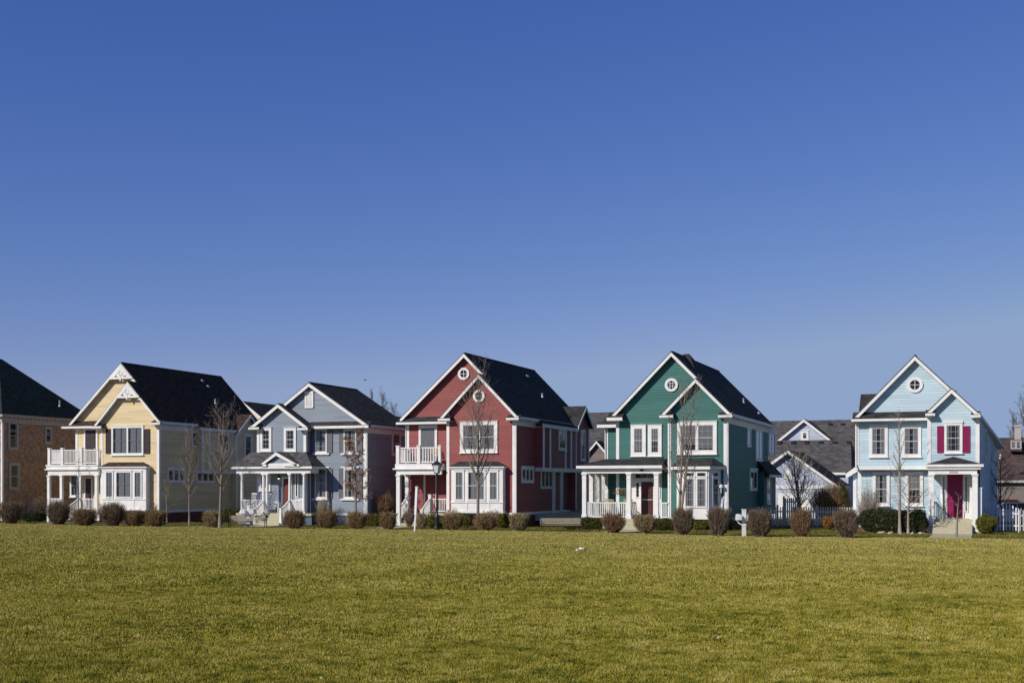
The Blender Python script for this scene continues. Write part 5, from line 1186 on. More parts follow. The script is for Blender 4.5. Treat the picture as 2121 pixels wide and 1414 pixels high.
def small_things():
    bench(*G(1162, 1099.5).xy, 'weathered grey park bench on the lawn between the red and green houses')
    bench(*G(512.5, 1091.5).xy, 'weathered grey park bench in front of the slate blue house stairs')
    lamp_post()
    mailbox(1541, 1110, 'white double mailbox on a post beside the corner of the green house', .35)
    mailbox(514.5, 1091, 'white double mailbox standing behind the park bench at the slate blue house', .35)
    p = G(859, 1100); R = thing('marker_post', 'slim leaning white post on the grass in front of the red house porch', 'post', tuple(p))
    c = MB(); x, y = p.x, p.y
    c.bar((x, y, 0), (x + .06, y, .95), .07, .07, up=(0, 1, 0)); c.build('stake', M['plastic'], R)
    c = MB(); c.bar((x + .055, y - .0, .9), (x + .13, y, 2.42), .125, .12, up=(0, 1, 0)); c.box(x + .05, x + .21, y - .08, y + .08, 2.42, 2.45); c.build('sleeve', M['plastic'], R)
    y = 69.0; R = thing('leaning_board', 'white board leaning beside the right face of the green house bay window', 'board', (X(1487, y), y, 0)); c = MB()
    c.bar((X(1487, y), y, .5), (X(1495, y), y + .5, Z(1495, 1029, y)), .17, .04, up=(0, 1, 0)); c.build('plank', M['white'], R)
    c = MB(); c.bar((X(1484, y), y - .02, 0), (X(1487, y), y, .52), .1, .04, up=(0, 1, 0)); c.build('foot', M['white'], R)
    # litter on the grass
    p = G(1204, 1141); q = MB()
    random.seed(3)
    vs = [(p.x + (i % 4) * .07 - .1 + random.uniform(-.02, .02), p.y + (i // 4) * .07 - .07 + random.uniform(-.02, .02), .07 + random.uniform(0, .09)) for i in range(12)]
    fs = [(r_ * 4 + c_, r_ * 4 + c_ + 1, r_ * 4 + c_ + 5, r_ * 4 + c_ + 4) for r_ in range(2) for c_ in range(3)]
    q.add(vs, fs); tag(q.build('crumpled_paper', M['plastic']), 'crumpled scrap of white paper lying on the grass field', 'litter')
    p = G(1194.5, 1142); q = MB(); q.add([(p.x - .03, p.y - .03, .05), (p.x + .04, p.y - .02, .05), (p.x + .03, p.y + .04, .08), (p.x - .03, p.y + .03, .12)], [(0, 1, 2), (0, 2, 3), (0, 1, 3), (1, 2, 3)])
    tag(q.build('paper_scrap', M['plastic']), 'tiny pale scrap left of the crumpled paper on the grass', 'litter')
    # bird in the sky
    y = 110; x, z = X(757, y), Z(757, 787, y); R = thing('flying_bird', 'tiny dark bird gliding in the sky above the slate blue house', 'bird', (x, y, z))
    b = MB(); n = 10
    b.tube([(x - .16, y, z), (x - .1, y, z + .01), (x, y, z + .015), (x + .09, y, z + .02), (x + .13, y, z + .025), (x + .17, y, z + .02)], [.012, .03, .04, .03, .022, .004], 8)
    b.add([(x - .05, y, z + .02), (x + .05, y, z + .02), (x + .02, y - .16, z + .07), (x - .06, y - .33, z + .04)], [(0, 1, 2), (0, 2, 3)]); b.add([(x - .05, y, z + .02), (x + .05, y, z + .02), (x + .02, y + .16, z + .07), (x - .06, y + .33, z + .04)], [(0, 1, 2), (0, 2, 3)])
    b.add([(x - .15, y, z), (x - .25, y - .04, z), (x - .25, y + .04, z)], [(0, 1, 2)])
    b.build('body', M['bird'], R)
def car(px, y, rot, paint, lab):
    x = X(px, y); R = thing('parked_car', lab, 'car', (x, y, 0), rot, group='parked cars at the right edge')
    prof = [(-2.15, .35), (-2.2, .75), (-1.35, .95), (-.75, 1.42), (.75, 1.45), (1.45, 1.0), (2.15, .9), (2.2, .4)]
    b = MB(); fr = lambda u, w, d: (u, d, w)
    b.fpoly(fr, [(-2.15, .3), (-2.22, .7), (-2.1, .82), (-1.3, .95), (1.35, .98), (2.12, .9), (2.2, .6), (2.15, .3)], -.86, .86)
    b.fpoly(fr, [(-1.3, .95), (-.65, 1.42), (.72, 1.44), (1.35, .98)], -.70, .70)
    b.build('body', M[paint], R)
    g = MB()
    g.fpoly(fr, [(-1.1, 1.0), (-.62, 1.35), (.0, 1.37), (0, 1.0)], -.712, .712); g.fpoly(fr, [(.06, 1.0), (.06, 1.37), (.68, 1.37), (1.12, 1.01)], -.712, .712)
    g.add([(-1.30, -.62, .97), (-1.30, .62, .97), (-.68, .60, 1.41), (-.68, -.60, 1.41)], [(0, 1, 2, 3)]); g.v[-4:] = [(a - .015, b_, c) for a, b_, c in g.v[-4:]]
    g.build('window', M['carglass'], R)
    for ux in (-1.35, 1.35):
        for uy in (-.8, .8):
            w = MB(); w.tube([(ux, uy - .1, .32), (ux, uy + .1, .32)], [.32, .32], 16); t = w.build('wheel', M['tyre'], R)
            w = MB(); w.tube([(ux, uy - .11, .32), (ux, uy + .11, .32)], [.19, .19], 12); w.build('rim', M['metal'], t)
    for uy in (-.65, .65):
        w = MB(); w.box(-2.235, -2.15, uy - .16, uy + .16, .62, .76); w.build('headlight', M['lampglass'], R)
    return R

# ================================================================== PLANTS
def mesh_np(name, V, Fc, material, parent=None, kind=None):
    me = bpy.data.meshes.new(name); nv = len(V); nf = len(Fc); k = Fc.shape[1]
    me.vertices.add(nv); me.vertices.foreach_set('co', V.astype(np.float32).ravel())
    me.loops.add(nf * k); me.loops.foreach_set('vertex_index', Fc.astype(np.int32).ravel())
    me.polygons.add(nf); me.polygons.foreach_set('loop_start', np.arange(0, nf * k, k, dtype=np.int32)); me.polygons.foreach_set('loop_total', np.full(nf, k, dtype=np.int32))
    me.materials.append(material); me.update(calc_edges=True)
    o = bpy.data.objects.new(name, me); col.objects.link(o)
    if parent is not None: o.parent = parent
    if kind: o['kind'] = kind
    return o
def rand_dirs(n):
    v = RNG.normal(size=(n, 3)); return v / np.linalg.norm(v, axis=1)[:, None]
def leaf_tris(C, size):
    n = len(C); a = rand_dirs(n) * size[:, None]; b = rand_dirs(n) * size[:, None] * .7
    V = np.stack([C, C + a, C + b], 1).reshape(-1, 3); return V, np.arange(n * 3).reshape(-1, 3)
def stick_quads(P, Q, w0, w1):
    d = Q - P; n = len(P); r = np.cross(d, rand_dirs(n)); r /= (np.linalg.norm(r, axis=1)[:, None] + 1e-9)
    V = np.stack([P - r * w0[:, None], P + r * w0[:, None], Q + r * w1[:, None], Q - r * w1[:, None]], 1).reshape(-1, 3)
    return V, np.arange(n * 4).reshape(-1, 4)
def shell_pts(n, w, d, h, base=.5, shell=.7, z0=.1, boxy=3.0):
    """points in a clipped, rounded, vase-shaped bush"""
    u = rand_dirs(n); p = np.abs(u) ** boxy; k = 1 / (p.sum(1)) ** (1 / boxy); u = u * k[:, None]
    r = RNG.uniform(shell, 1.0, n) ** .6
    P = u * r[:, None]; P[:, 2] = (P[:, 2] + 1) / 2
    f = base + (1 - base) * np.clip(P[:, 2] * 1.9, 0, 1)
    q = RNG.uniform(0, 6.28, 4)
    lump = 1 + .08 * np.sin(u[:, 0] * 4 + u[:, 2] * 3 + q[0]) + .06 * np.sin(u[:, 1] * 7 + q[1]) + .04 * np.sin(u[:, 0] * 13 + q[2])
    return np.stack([P[:, 0] * w / 2 * f * lump, P[:, 1] * d / 2 * f * lump, z0 + P[:, 2] * (h - z0) * (1 + .05 * np.sin(u[:, 0] * 5 + q[3]) + .03 * np.sin(u[:, 1] * 8 + q[0]))], 1)
def twig_bush(loc, w, h, m, lab, dense=1.0, boxy=3.0, blooms=None, base=.5, group='clipped shrubs along the edge of the lawns', name='clipped_shrub'):
    n = int(900 * dense * max(.6, w * h)); T = shell_pts(n, w, w * .9, h, base, .35, .12, boxy)
    stray = RNG.random(n) < .10; T[stray] *= RNG.uniform(1.03, 1.22, (stray.sum(), 1))
    S = np.zeros((n, 3)); S[:, 0] = RNG.normal(0, w * .09, n); S[:, 1] = RNG.normal(0, w * .09, n)
    mid = S * .45 + T * .55; mid[:, 2] = T[:, 2] * .45; mid += RNG.normal(0, .02, (n, 3))
    k = n // 3
    V1, F1 = stick_quads(S[:k], mid[:k], np.full(k, .011), np.full(k, .008)); V2, F2 = stick_quads(mid, T, np.full(n, .008), np.full(n, .004))
    # short side twigs at the tips
    r = 3; B = np.repeat(T, r, 0) * RNG.uniform(.86, 1.0, (n * r, 1)); D = rand_dirs(n * r) * .10; D[:, 2] = np.abs(D[:, 2]) + .03
    E = B + D; E[:, 2] = np.minimum(E[:, 2], h * RNG.uniform(.95, 1.10, n * r))
    V3, F3 = stick_quads(B, E, np.full(n * r, .007), np.full(n * r, .003))
    V = np.concatenate([V1, V2, V3]); Fc = np.concatenate([F1, F2 + len(V1), F3 + len(V1) + len(V2)])
    o = mesh_np(name, V, Fc, m); o.location = loc
    if blooms:
        k = int(110 * w); C = T[RNG.integers(0, n, k)]; C = np.repeat(C, 5, 0) + RNG.normal(0, .03, (k * 5, 3)); V, Fc = leaf_tris(C, RNG.uniform(.03, .07, k * 5)); mesh_np('blooms', V, Fc, M[blooms], o)
    return tag(o, lab, 'shrub', group)
def evergreen(loc, w, d, h, m, lab, boxy=4.0, dense=1.0, name='evergreen_shrub', group=None, leaf=.075, cat='shrub', rot=0):
    area = 2 * (w * h + d * h) + w * d; n = int(900 * area * dense)
    C = shell_pts(n, w, d, h, .86, .82, .05, boxy)
    V, Fc = leaf_tris(C, RNG.uniform(.5, 1.1, n) * leaf)
    # inner mass of small shaded leaves, so the hedge is not hollow
    n2 = int(n * .9); C2 = shell_pts(n2, w * .86, d * .86, h * .93, .86, .5, .05, boxy); V2, F2 = leaf_tris(C2, RNG.uniform(.8, 1.4, n2) * leaf * 1.4)
    o = mesh_np(name, np.concatenate([V, V2]), np.concatenate([Fc, F2 + len(V)]), m); o.location = loc; o.rotation_euler = (0, 0, rot)
    return tag(o, lab, cat, group)
def tree(loc, H, spread, trunk_r, bark, lab, h0=.3, nb=16, up=.8, leader=True, twigs=8, name='bare_tree', lean=0, leaves=None, nleaf=0, seed=1, multi=1, group='bare young trees', twigr=.0062, wob=.03, spray=2):
    rnd = random.Random(seed); R = thing(name, lab, 'tree', tuple(loc), group=group); x, y = loc[0], loc[1]
    R['_o'] = [0, 0, 0]
    tr = MB(); cr = MB(); tips = []
    stems = []
    for sidx in range(multi):
        a = rnd.uniform(0, 2 * pi); off = .0 if multi == 1 else .08
        bx, by = cos(a) * off, sin(a) * off; pts = []; n = 9; lx, ly = lean + (cos(a) * .12 * H if multi > 1 else 0), (sin(a) * .12 * H if multi > 1 else 0)
        wx = wy = 0
        for i in range(n + 1):
            t = i / n; wx += rnd.gauss(0, wob * .4); wy += rnd.gauss(0, wob * .4)
            pts.append(Vector((bx + lx * t + wx * t, by + ly * t + wy * t, H * t * (.97 if leader else .85))))
        rs = [trunk_r * ((1 - i / n) ** .8 * .93 + .07) * (1.25 if i == 0 else 1) for i in range(n + 1)]
        k = n
        tr.tube(pts, rs, 7); stems.append((pts, rs))
    def at(st, t):
        pts, rs = st; f = t * (len(pts) - 1); i = min(int(f), len(pts) - 2); return pts[i].lerp(pts[i + 1], f - i), rs[i] + (rs[i + 1] - rs[i]) * (f - i)
    for bi in range(nb * multi):
        st = stems[bi % multi]; t = h0 + (1 - h0) * ((bi // multi + rnd.random() * .8) / nb) * .93
        p, r = at(st, t); a = bi * 2.4 + rnd.uniform(-.5, .5); L = spread * (1 - .62 * ((t - h0) / (1 - h0)) ** 1.3) * rnd.uniform(.7, 1.1)
        d = Vector((cos(a), sin(a), up * rnd.uniform(.7, 1.3))).normalized(); pts = [p]; rr = min(r * .55, .005 + L * .014); rs = [rr]
        ns = 5
        for k in range(ns):
            d = (d + Vector((rnd.gauss(0, .10), rnd.gauss(0, .10), .10 * up + rnd.gauss(0, .06)))).normalized(); pts.append(pts[-1] + d * L / ns); rs.append(rr * (1 - .8 * (k + 1) / ns) + twigr * .35)
        cr.tube(pts, rs, 4, caps=False)
        for tw in range(twigs):
            f = rnd.uniform(.2, 1); i = min(int(f * ns), ns - 1); q = pts[i].lerp(pts[i + 1], f * ns - i); dd = (d * .7 + Vector((rnd.gauss(0, .55), rnd.gauss(0, .55), rnd.gauss(.1, .4)))).normalized(); l2 = L * rnd.uniform(.18, .42)
            q1 = q + dd * l2 * .5; q2 = q1 + (dd + Vector((rnd.gauss(0, .2), rnd.gauss(0, .2), .15))).normalized() * l2 * .5
            cr.tube([q, q1, q2], [twigr, twigr * .75, twigr * .4], 3, caps=False); tips += [q1, q2]
            for s3 in range(spray):
                e = q.lerp(q2, rnd.uniform(.3, 1)); d3 = (dd + Vector((rnd.gauss(0, .6), rnd.gauss(0, .6), rnd.gauss(.1, .4)))).normalized() * l2 * rnd.uniform(.25, .5); cr.tube([e, e + d3], [twigr * .6, twigr * .35], 3, caps=False); tips.append(e + d3)
    tr.build('trunk', M[bark], R, smooth=True); cr.build('crown', M[bark], R)
    if leaves:
        idx = RNG.integers(0, len(tips), nleaf); C = np.array([tuple(tips[i]) for i in idx]) + RNG.normal(0, .05, (nleaf, 3)); V, Fc = leaf_tris(C, RNG.uniform(.05, .12, nleaf)); mesh_np('leaves', V, Fc, M[leaves], R)
    return R
def at_px(px, py): return G(px, py)
def plants():
    rows = [  # px0, px1, top, bottom, material, kind label
        (-2, 46, 1038, 1084, 'twig_grey', 'grey twiggy shrub at the left picture edge in front of the brick house', .45),
        (97, 146, 1037, 1086, 'twig_grey', 'wide grey twiggy shrub hiding the stairs of the yellow house', .55),
        (151, 199, 1054, 1088, 'twig_red', 'reddish brown clipped shrub right of the yellow house stairs', .75),
        (205, 262, 1040, 1089, 'twig_grey', 'tall grey vase-shaped shrub in front of the yellow bay window', .35),
        (258, 300, 1057, 1089, 'twig_brown', 'brown clipped shrub below the right end of the yellow bay window', .75),
        (303, 343, 1056, 1090, 'twig_brown', 'brown clipped shrub at the right corner of the yellow house', .75),
        (423, 459, 1058, 1092, 'twig_tan', 'tan clipped shrub beside the thick-trunked tree by the yellow house', .65),
        (590, 630, 1057, 1094, 'twig_red', 'reddish clipped shrub right of the slate blue house steps', .7),
        (657, 697, 1058, 1094, 'twig_brown', 'brown clipped shrub below the left windows of the slate blue house', .7),
        (720, 758, 1060, 1095, 'twig_brown', 'brown clipped shrub at the foot of the brown-leaved oak', .7),
        (787, 821, 1061, 1096, 'twig_brown', 'brown clipped shrub left of the red house porch column', .65),
        (862, 884, 1063, 1096, 'twig_tan', 'narrow tan shrub between the white marker post and the lamp post', .6),
        (918, 958, 1063, 1097, 'twig_brown', 'brown clipped shrub just right of the lamp post', .65),
        (985, 1027, 1065, 1098, 'twig_brown', 'brown clipped shrub in front of the red bay window beside the tree', .65),
        (1056, 1093, 1063, 1099, 'twig_tan', 'tan clipped shrub at the right corner of the red house', .65),
        (1248, 1293, 1064, 1103, 'twig_red', 'reddish brown clipped shrub left of the green house steps', .6),
        (1313, 1358, 1066, 1104, 'twig_tan', 'tan clipped shrub right of the green house steps', .45),
        (1393, 1437, 1053, 1107, 'twig_grey', 'tall grey vase-shaped shrub before the double-trunked tree', .45),
        (1466, 1511, 1052, 1109, 'twig_grey', 'tall grey vase-shaped shrub in front of the green bay window', .45),
        (1549, 1598, 1055, 1111, 'twig_grey', 'tall grey shrub right of the white double mailbox', .42),
        (1639, 1681, 1055, 1111, 'twig_red', 'tall clipped shrub standing alone before the middle of the shaded fence', .55),
        (1729, 1777, 1055, 1113, 'twig_grey', 'tall grey shrub touching the left end of the dark box hedge', .5)]
    for i, (a, b, t, bt, m, lab, base) in enumerate(rows):
        p = G((a + b) / 2, bt); s = SC(p.x, p.y); w = (b - a) / s * 1.0; h = (bt - t) / s
        wild = t < 1050
        twig_bush(p, w, h, M[m], lab, 1.7 if not wild else 1.0, base=min(.95, base + .25), boxy=9.0 if not wild or 'clipped' in lab else 4.5)
    # small orange shrub
    p = G(1716, 1096); o = evergreen(p, .75, .7, .78, M['rust_leaf'], 'small orange-brown leafy shrub in front of the shaded fence', 2.2, .45, name='leafy_shrub', leaf=.06); 
    ev = [(48, 95, 1058, 1080, 'ever_dark', 'low dark evergreen hedge behind the shrubs left of the yellow house', 4),
          (284, 304, 1062, 1084, 'ever_mid', 'small green evergreen between two brown shrubs at the yellow house', 3),
          (457, 498, 1054, 1080, 'ever_mid', 'evergreen clump behind the left end of the park bench', 3),
          (626, 656, 1054, 1076, 'ever_dark', 'dark evergreen in the shade beside the slate blue porch', 3),
          (694, 735, 1053, 1079, 'ever_dark', 'dark green evergreen under the slate blue house windows', 3),
          (757, 788, 1065, 1090, 'ever_gold', 'golden green hedge between the slate blue and red houses', 4),
          (884, 920, 1066, 1094, 'ever_gold', 'golden green evergreen behind the lamp post', 3.5),
          (952, 976, 1068, 1093, 'ever_gold', 'small golden evergreen left of the tree at the red bay window', 3),
          (1030, 1060, 1064, 1093, 'ever_gold', 'golden evergreen at the foot of the red bay window corner', 3.5),
          (1166, 1250, 1072, 1096, 'ever_mid', 'long low evergreen hedge behind the bench and along the green porch', 6),
          (1352, 1396, 1074, 1098, 'ever_mid', 'low evergreen hedge between the tan shrub and the tall grey shrub at the green house', 6),
          (1434, 1470, 1073, 1097, 'ever_gold', 'golden low hedge below the green bay window', 6),
          (1504, 1520, 1075, 1098, 'ever_dark', 'dark end of the low hedge at the green house corner', 6),
          (1777, 1922, 1055, 1097, 'ever_dark', 'long dark box hedge in front of the pale blue house', 9),
          (1884, 1922, 1068, 1100, 'ever_gold', 'round green ball shrub in front of the dark box hedge', 2.1),
          (2022, 2064, 1066, 1106, 'ever_gold', 'round green ball shrub right of the pale blue house steps', 2.1)]
    for (a, b, t, bt, m, lab, bx) in ev:
        p = G((a + b) / 2, bt); s = SC(p.x, p.y); w = (b - a) / s; h = (bt - t) / s; 
        long_ = w > 1.6
        rt = 0
        d = .8 if long_ else w * .85
        if long_: w = X(b, p.y) - X(a, p.y)
        if bx > 8: d = 1.1; p.y = 69.3; p.x = (X(a, 69.3) + X(b, 69.3)) / 2; w = X(b, 69.3) - X(a, 69.3); h = Z(1850, t, 69.3)
        if 'round' in lab or 'ball' in lab: pass
        o = evergreen((p.x, p.y, 0), w, d, h, M[m], lab, bx, 1.0, name='box_hedge' if long_ else 'evergreen_shrub', cat='hedge' if long_ else 'shrub', group='evergreen shrubs at the foot of the houses')
    # upright conifers by the lavender garage
    for px, w, t, m, lab, yy in ((1746, .55, 1003, 'ever_mid', 'narrow green arborvitae left of the pale blue house', 79.5),):
        q = GY(px, yy); evergreen((q.x, q.y, 0), w, w, Z(px, t, yy), M[m], lab, 2.5, .9, name='columnar_shrub', leaf=.07)
    # twiggy dark shrubs
    for (px, yy, w, t, m, lab) in ((20, 75, 3.2, 1000, 'twig_grey', 'mass of dark twigs against the shaded brick house wall'), (88, 72, 1.3, 1028, 'twig_grey', 'grey twiggy shrub beside the left picket fence'),
                                   (797, 72, 1.3, 1020, 'twig_red', 'open reddish shrub with faded blooms between the slate blue and red houses'), (848, 68.9, .9, 1050, 'twig_grey', 'small dark shrub with dried blooms at the red house steps'),
                                   (1800, 70.2, 1.3, 1010, 'bark_pale', 'pale twiggy shrub at the left corner of the pale blue house'), (938, 69.8, 1.1, 1052, 'twig_tan', 'dry rose bush left of the red bay window'),
                                   (670, 70, 1.0, 1030, 'twig_tan', 'fine pale twiggy shrub under the left window of the slate blue house'), (1020, 69.6, 1.6, 1056, 'twig_tan', 'dry rose twigs in front of the red bay window'), (318, 69.6, .7, 1044, 'twig_grey', 'thin shrub beside the corner board of the yellow house'),(1722, 80, 2.6, 1002, 'twig_red', 'dense brown twiggy thicket beside the green arborvitae')):
        q = GY(px, yy); twig_bush((q.x, q.y, 0), w, Z(px, t, yy), M[m], lab, .28 if yy < 71 else .7, base=.4, blooms='rosehip' if ('bloom' in lab or 'rose' in lab) else None, name='twiggy_shrub', group='loose twiggy shrubs by the houses')
    # trees
    T = lambda px, py: tuple(G(px, py))
    zt = lambda px, py, top: Z(px, top, G(px, py).y)
    tree(GY(163, 69.6), Z(163, 938, 69.6), .75, .05, 'bark_dark', 'thin bare tree in front of the yellow house stairs', .4, 12, 1.3, seed=2, twigs=5)
    tree(GY(346, 69.6), Z(346, 985, 69.6), 1.1, .055, 'bark_grey', 'smallest bare tree right of the yellow house corner', .3, 14, 1.2, seed=3, twigs=7)
    tree(T(392, 1088), zt(392, 1088, 885), 2.1, .06, 'bark_grey', 'slender pale-trunked bare tree before the side of the yellow house', .28, 34, 1.3, seed=4, twigs=7)
    tree(T(455, 1093), zt(455, 1093, 838), 2.7, .095, 'bark_grey', 'thick-trunked bare tree left of the park bench', .3, 34, 1.2, seed=5, twigs=8, lean=.3)
    tree(GY(737, 69.0), Z(737, 888, 69.0), 1.45, .075, 'bark_grey', 'small oak holding brown dead leaves in front of the slate blue house', .22, 20, .6, seed=6, twigs=6, leaves='deadleaf', nleaf=3600, name='oak_tree', group='oaks')
    tree(GY(990, 66.1), Z(990, 762, 66.1), 3.4, .095, 'bark_grey', 'tall bare tree in front of the red bay window', .26, 40, 1.7, seed=7, twigs=9)
    tree(GY(1404, 66), Z(1404, 775, 66), 2.5, .085, 'bark_grey', 'tall bare tree with twin trunks in front of the green house', .2, 20, 1.7, seed=8, twigs=8, multi=2)
    tree(GY(1863.5, 68.6), Z(1863, 840, 68.6), 1.25, .085, 'bark_pale', 'slim pale-barked bare tree in front of the pale blue house', .3, 24, 1.2, seed=9, twigs=7)
    tree(GY(1881, 68.2), Z(1881, 985, 68.2), 1.6, .07, 'bark_pale', 'low wide-branching bare tree beside the slim pale one', .34, 18, .6, seed=10, twigs=9, group='bare young trees')
    tree(T(1981, 1112), zt(1981, 1112, 1018), .5, .06, 'bark_grey', 'spindly cut-back sapling before the steps of the pale blue house', .52, 5, .9, seed=11, twigs=4, lean=.12, wob=.01, spray=1)
    tree(GY(1662, 79), Z(1662, 938, 79), 2.6, .06, 'bark_grey', 'spreading multi-stemmed ornamental tree in front of the lavender garage', .15, 13, 1.0, seed=12, multi=3, twigs=10, twigr=.012)
    tree(GY(2072, 79), Z(2072, 950, 79), 1.9, .06, 'bark_dark', 'dark small tree beside the shaded side of the pale blue house', .25, 20, .9, seed=13, twigs=9, twigr=.012)
    for i, (px, yy, top, sp, lab) in enumerate(((771, 140, 803, 5, 'hazy bare tree peeping left over the slate blue roof'), (793, 145, 806, 6, 'hazy bare tree peeping in the middle over the slate blue roof'), (815, 150, 838, 6, 'hazy bare tree peeping low beside the red house gable'),
                                                (2100, 150, 858, 5, 'bare tree behind the chimney at the far right'), (2128, 135, 820, 8, 'large bare tree cut off by the right picture edge'))):
        tree(GY(px, yy), Z(px, top, yy), sp * .6, .25, 'bark_far', lab, .3, 26, 2.2, seed=20 + i, twigs=10, group='far bare trees behind the houses', twigr=.02)

# ================================================================== GROUND
def ground():
    def sheet(name, pts, z, m):
        b = MB(); b.add([(x, y, z) for x, y in pts], [tuple(range(len(pts)))]); return b.build(name, m, kind='structure')
    # grass colours: straw, olive, deep green patches, all by position
    def grass_mat(name, c_dark, c_mid, c_light, c_straw, strawfar=0.0, contrast=1.0):
        m, nt, b = new_mat(name); N = nt.nodes; L = nt.links; b.inputs['Roughness'].default_value = .75; b.inputs['Specular IOR Level'].default_value = .12
        geo = N.new("ShaderNodeNewGeometry")
        def noise(sc, det, ro=.6):
            n = N.new("ShaderNodeTexNoise"); n.inputs['Scale'].default_value = sc; n.inputs['Detail'].default_value = det; n.inputs['Roughness'].default_value = ro; L.new(geo.outputs['Position'], n.inputs['Vector']); return n.outputs[0]
        def mth(op, a_, b_, c_=None):
            n = N.new("ShaderNodeMath"); n.operation = op
            for i, v in enumerate((a_, b_) if c_ is None else (a_, b_, c_)):
                if isinstance(v, (int, float)): n.inputs[i].default_value = v
                else: L.new(v, n.inputs[i])
            return n.outputs[0]
        f = mth('MULTIPLY_ADD', noise(.3, 8, .75), 1.3, -.65)
        f = mth('MULTIPLY_ADD', noise(2.6, 5, .72), 1.9 * contrast, f)
        f = mth('MULTIPLY_ADD', noise(34, 3, .7), 1.5 * contrast, f)
        f = mth('SUBTRACT', f, 1.17 + (contrast - 1) * 1.25)
        r = N.new("ShaderNodeValToRGB"); e = r.color_ramp.elements; e[0].position = .18; e[0].color = (*c_dark, 1); e[1].position = .92; e[1].color = (*c_straw, 1)
        q = e.new(.42); q.color = (*c_mid, 1); q = e.new(.64); q.color = (*c_light, 1); L.new(f, r.inputs[0])
        # towards the houses the turf is drier
        sp = N.new("ShaderNodeSeparateXYZ"); L.new(geo.outputs['Position'], sp.inputs[0])
        mr = N.new("ShaderNodeMapRange"); mr.inputs[1].default_value = 26; mr.inputs[2].default_value = 62; mr.inputs[3].default_value = 0; mr.inputs[4].default_value = strawfar; L.new(sp.outputs[1], mr.inputs[0])
        mx = N.new("ShaderNodeMix"); mx.data_type = 'RGBA'; L.new(mr.outputs[0], mx.inputs['Factor']); L.new(r.outputs[0], mx.inputs['A']); mx.inputs['B'].default_value = (*c_straw, 1)
        L.new(mx.outputs['Result'], b.inputs['Base Color']); return m
    gm = grass_mat('field_grass', (.075, .105, .012), (.250, .225, .024), (.40, .345, .055), (.50, .42, .15), .50)
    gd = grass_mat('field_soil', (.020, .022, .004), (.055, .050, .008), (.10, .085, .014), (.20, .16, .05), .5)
    lg = grass_mat('lawn_grass', (.05, .060, .010), (.12, .12, .018), (.20, .18, .035), (.34, .27, .09), 0)
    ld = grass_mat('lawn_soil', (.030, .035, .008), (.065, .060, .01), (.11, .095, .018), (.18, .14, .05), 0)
    S = 1500
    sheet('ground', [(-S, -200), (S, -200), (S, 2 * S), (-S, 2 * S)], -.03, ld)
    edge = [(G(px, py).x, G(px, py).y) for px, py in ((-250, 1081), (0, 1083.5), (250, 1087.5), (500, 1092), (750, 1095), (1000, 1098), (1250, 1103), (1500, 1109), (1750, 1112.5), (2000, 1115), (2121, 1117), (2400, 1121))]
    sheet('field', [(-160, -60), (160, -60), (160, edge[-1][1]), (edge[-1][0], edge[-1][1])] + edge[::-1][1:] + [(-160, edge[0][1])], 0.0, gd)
    # footpath between the field and the gardens, walks to the porches
    fp = MB(); lo = [(x, y + .25) for x, y in edge]; hi = [(x, y + 1.35) for x, y in edge]
    fp.add([(x, y, .006) for x, y in lo] + [(x, y, .006) for x, y in hi], [(i, i + 1, i + 1 + len(lo), i + len(lo)) for i in range(len(lo) - 1)]); fp.build('footpath', M['worn_path'], kind='structure')
    WALKS = []
    def walk(pa, pb, yy0, yy1):
        WALKS.append((X(pa, yy1), X(pb, yy1), yy0 + .3, yy1))
        sheet('path', [(X(pa, yy1), yy0), (X(pb, yy1), yy0), (X(pb, yy1), yy1), (X(pa, yy1), yy1)], .010, M['concrete'])
    walk(132, 163, 66, 69.2); walk(550, 600, 65.5, 68.6); walk(832, 872, 65, 70); walk(1297, 1352, 64.2, 69.4); walk(1934, 2015, 62.8, 69.3)
    # mulch beds
    for a, b, y0, y1 in ((205, 345, 68.6, 70.3), (640, 765, 68.8, 71), (920, 1090, 68.6, 70.3), (1383, 1530, 68.4, 70.3), (1775, 1915, 68.6, 71.6), (1640, 1770, 69.5, 71.5), (350, 500, 67, 72)):
        sheet('mulch_bed', [(X(a, y1), y0), (X(b, y1), y0), (X(b, y1), y1), (X(a, y1), y1)], .004, M['mulch'])
    # blades
    def blades(name, n_list, hgt, m, lab, edge_lim=True):
        allV = []
        ex = np.array([e[0] for e in edge]); ey = np.array([e[1] for e in edge])
        for (yc0, yc1, dens, w, hh) in n_list:
            area = .5 * (yc1 ** 2 - yc0 ** 2) * .90; n = int(area * dens)
            yc = np.sqrt(RNG.uniform(yc0 ** 2, yc1 ** 2, n)); xc = RNG.uniform(-.45, .45, n) * yc
            x = xc * cos(A) - yc * sin(A); y = xc * sin(A) + yc * cos(A)
            ye = np.interp(x, ex, ey)
            if edge_lim: ok = y < ye + .12
            else:
                ok = (y > ye + 1.35) & (y < 72)
            for wx0, wx1, wy0, wy1 in WALKS: ok &= ~((x > wx0) & (x < wx1) & (y > wy0) & (y < wy1))
            x, y = x[ok], y[ok]; n = len(x)
            # tufty: height follows a slow field
            tf = .78 + .22 * np.sin(x * 1.7 + 1.3 * np.sin(y * .9)) * np.sin(y * 1.3 + np.sin(x * 1.1))
            tf2 = .85 + .3 * np.sin(x * 6.1 + np.sin(y * 4.2) * 2) * np.sin(y * 5.3) + .3 * np.sin(x * 17 + 2 * np.sin(y * 11)) * np.sin(y * 19 + 2 * np.sin(x * 13))
            H = hh * RNG.uniform(.5, 1.15, n) * np.clip(tf * tf2, .3, 1.6); a = RNG.uniform(0, 2 * pi, n); le = RNG.uniform(.1, .9, n) * H; la = RNG.uniform(0, 2 * pi, n)
            W = w * RNG.uniform(.6, 1.3, n); z0 = np.full(n, .0)
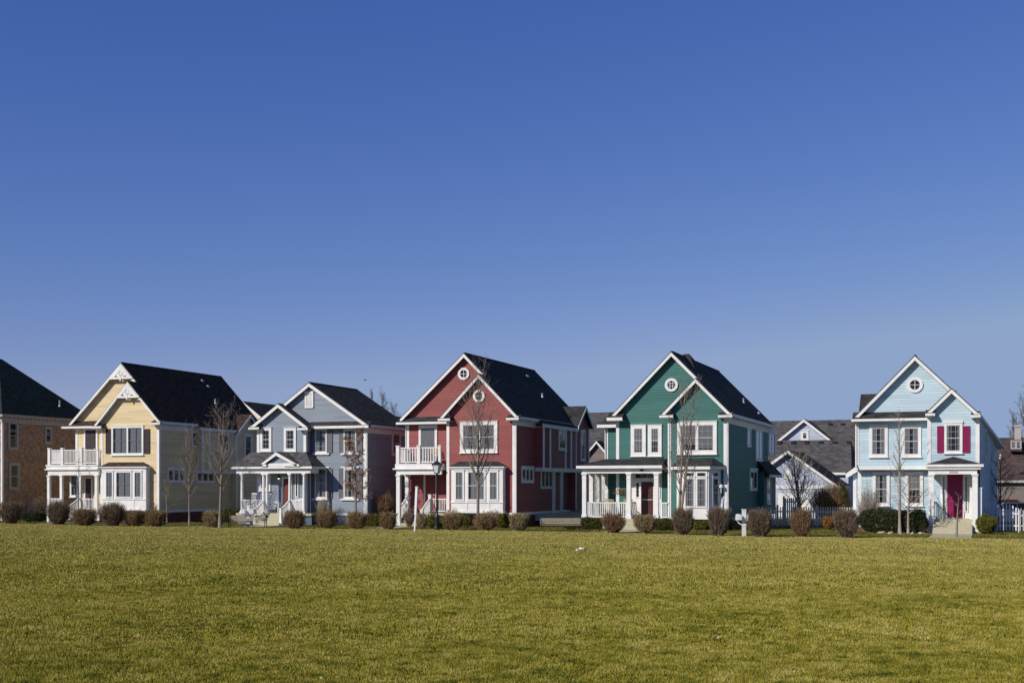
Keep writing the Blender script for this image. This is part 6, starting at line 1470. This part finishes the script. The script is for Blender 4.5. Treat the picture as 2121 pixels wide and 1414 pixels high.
            B1 = np.stack([x - np.cos(a) * W, y - np.sin(a) * W, z0], 1); B2 = np.stack([x + np.cos(a) * W, y + np.sin(a) * W, z0], 1); Tp = np.stack([x + np.cos(la) * le, y + np.sin(la) * le, H], 1)
            allV.append(np.stack([B1, B2, Tp], 1).reshape(-1, 3))
        V = np.concatenate(allV); o = mesh_np(name, V, np.arange(len(V)).reshape(-1, 3), m, kind='stuff'); return o
    blades('grass', [(14, 20, 3400, .0055, .07), (20, 30, 1700, .008, .07), (30, 45, 700, .013, .07), (45, 60, 300, .018, .055), (60, 90, 330, .016, .045)], .05, gm, '')
    blades('lawn_grass', [(55, 100, 220, .02, .06)], .05, lg, '', False)
    # pale flecks: fallen leaves and bits lying in the turf
    n = 420; yc = np.sqrt(RNG.uniform(15 ** 2, 64 ** 2, n)); xc = RNG.uniform(-.45, .45, n) * yc; C = np.stack([xc * cos(A) - yc * sin(A), xc * sin(A) + yc * cos(A), RNG.uniform(.035, .06, n)], 1)
    C = C[C[:, 1] < np.interp(C[:, 0], [e[0] for e in edge], [e[1] for e in edge])]; V, Fc = leaf_tris(C, RNG.uniform(.02, .055, len(C))); mesh_np('fallen_leaves', V, Fc, M['dry_leaf'], kind='stuff')
    # edging stones
    random.seed(11)
    def stone(p, s, lab, grp):
        n = 8; b = MB(); prof = [(s * .75, 0), (s, s * .3), (s * .8, s * .65), (s * .35, s * .85)]
        b.lathe((0, 0, 0), prof, n); b.v = [(vx * random.uniform(.8, 1.25), vy * random.uniform(.8, 1.2), vz * random.uniform(.85, 1.15)) for vx, vy, vz in b.v]
        o = b.build('edging_stone', M['stone_edge']); o.location = p; tag(o, lab, 'stone', grp)
    for i in range(22):
        t = i / 21; stone(G(1776 + t * 146, 1095.5 + random.uniform(-.4, .4)), random.uniform(.09, .15), 'pale rough stone in the row edging the bed before the dark box hedge', 'stones edging the box hedge bed')
    for i in range(12):
        a = 2 * pi * i / 12; c = GY(1868, 68.0); stone(c + Vector((cos(a) * 1.1, sin(a) * .8, 0)), random.uniform(.08, .15), 'pale rough stone in the ring round the slim pale-barked tree', 'stones ringing the pale tree')
    for i, px in enumerate((1885, 1897, 1909, 1917, 2026, 2036, 2045)):
        q = G(px, 1101.5 + (i % 3) + (2 if px > 2000 else 0)); stone(q, random.uniform(.09, .14), 'loose pale stone near a round ball shrub by the pale blue house steps', 'loose stones by the ball shrubs')

yellow_house(); blue_house(); red_house(); green_house(); aqua_house(); brick_house()
background(); fences(); small_things()
car(2102, 86, .15, 'carwhite', 'white parked car seen over the picket fence at the right edge')
car(2084, 104, .1, 'carred', 'dark red parked car behind the white car')
plants(); ground()
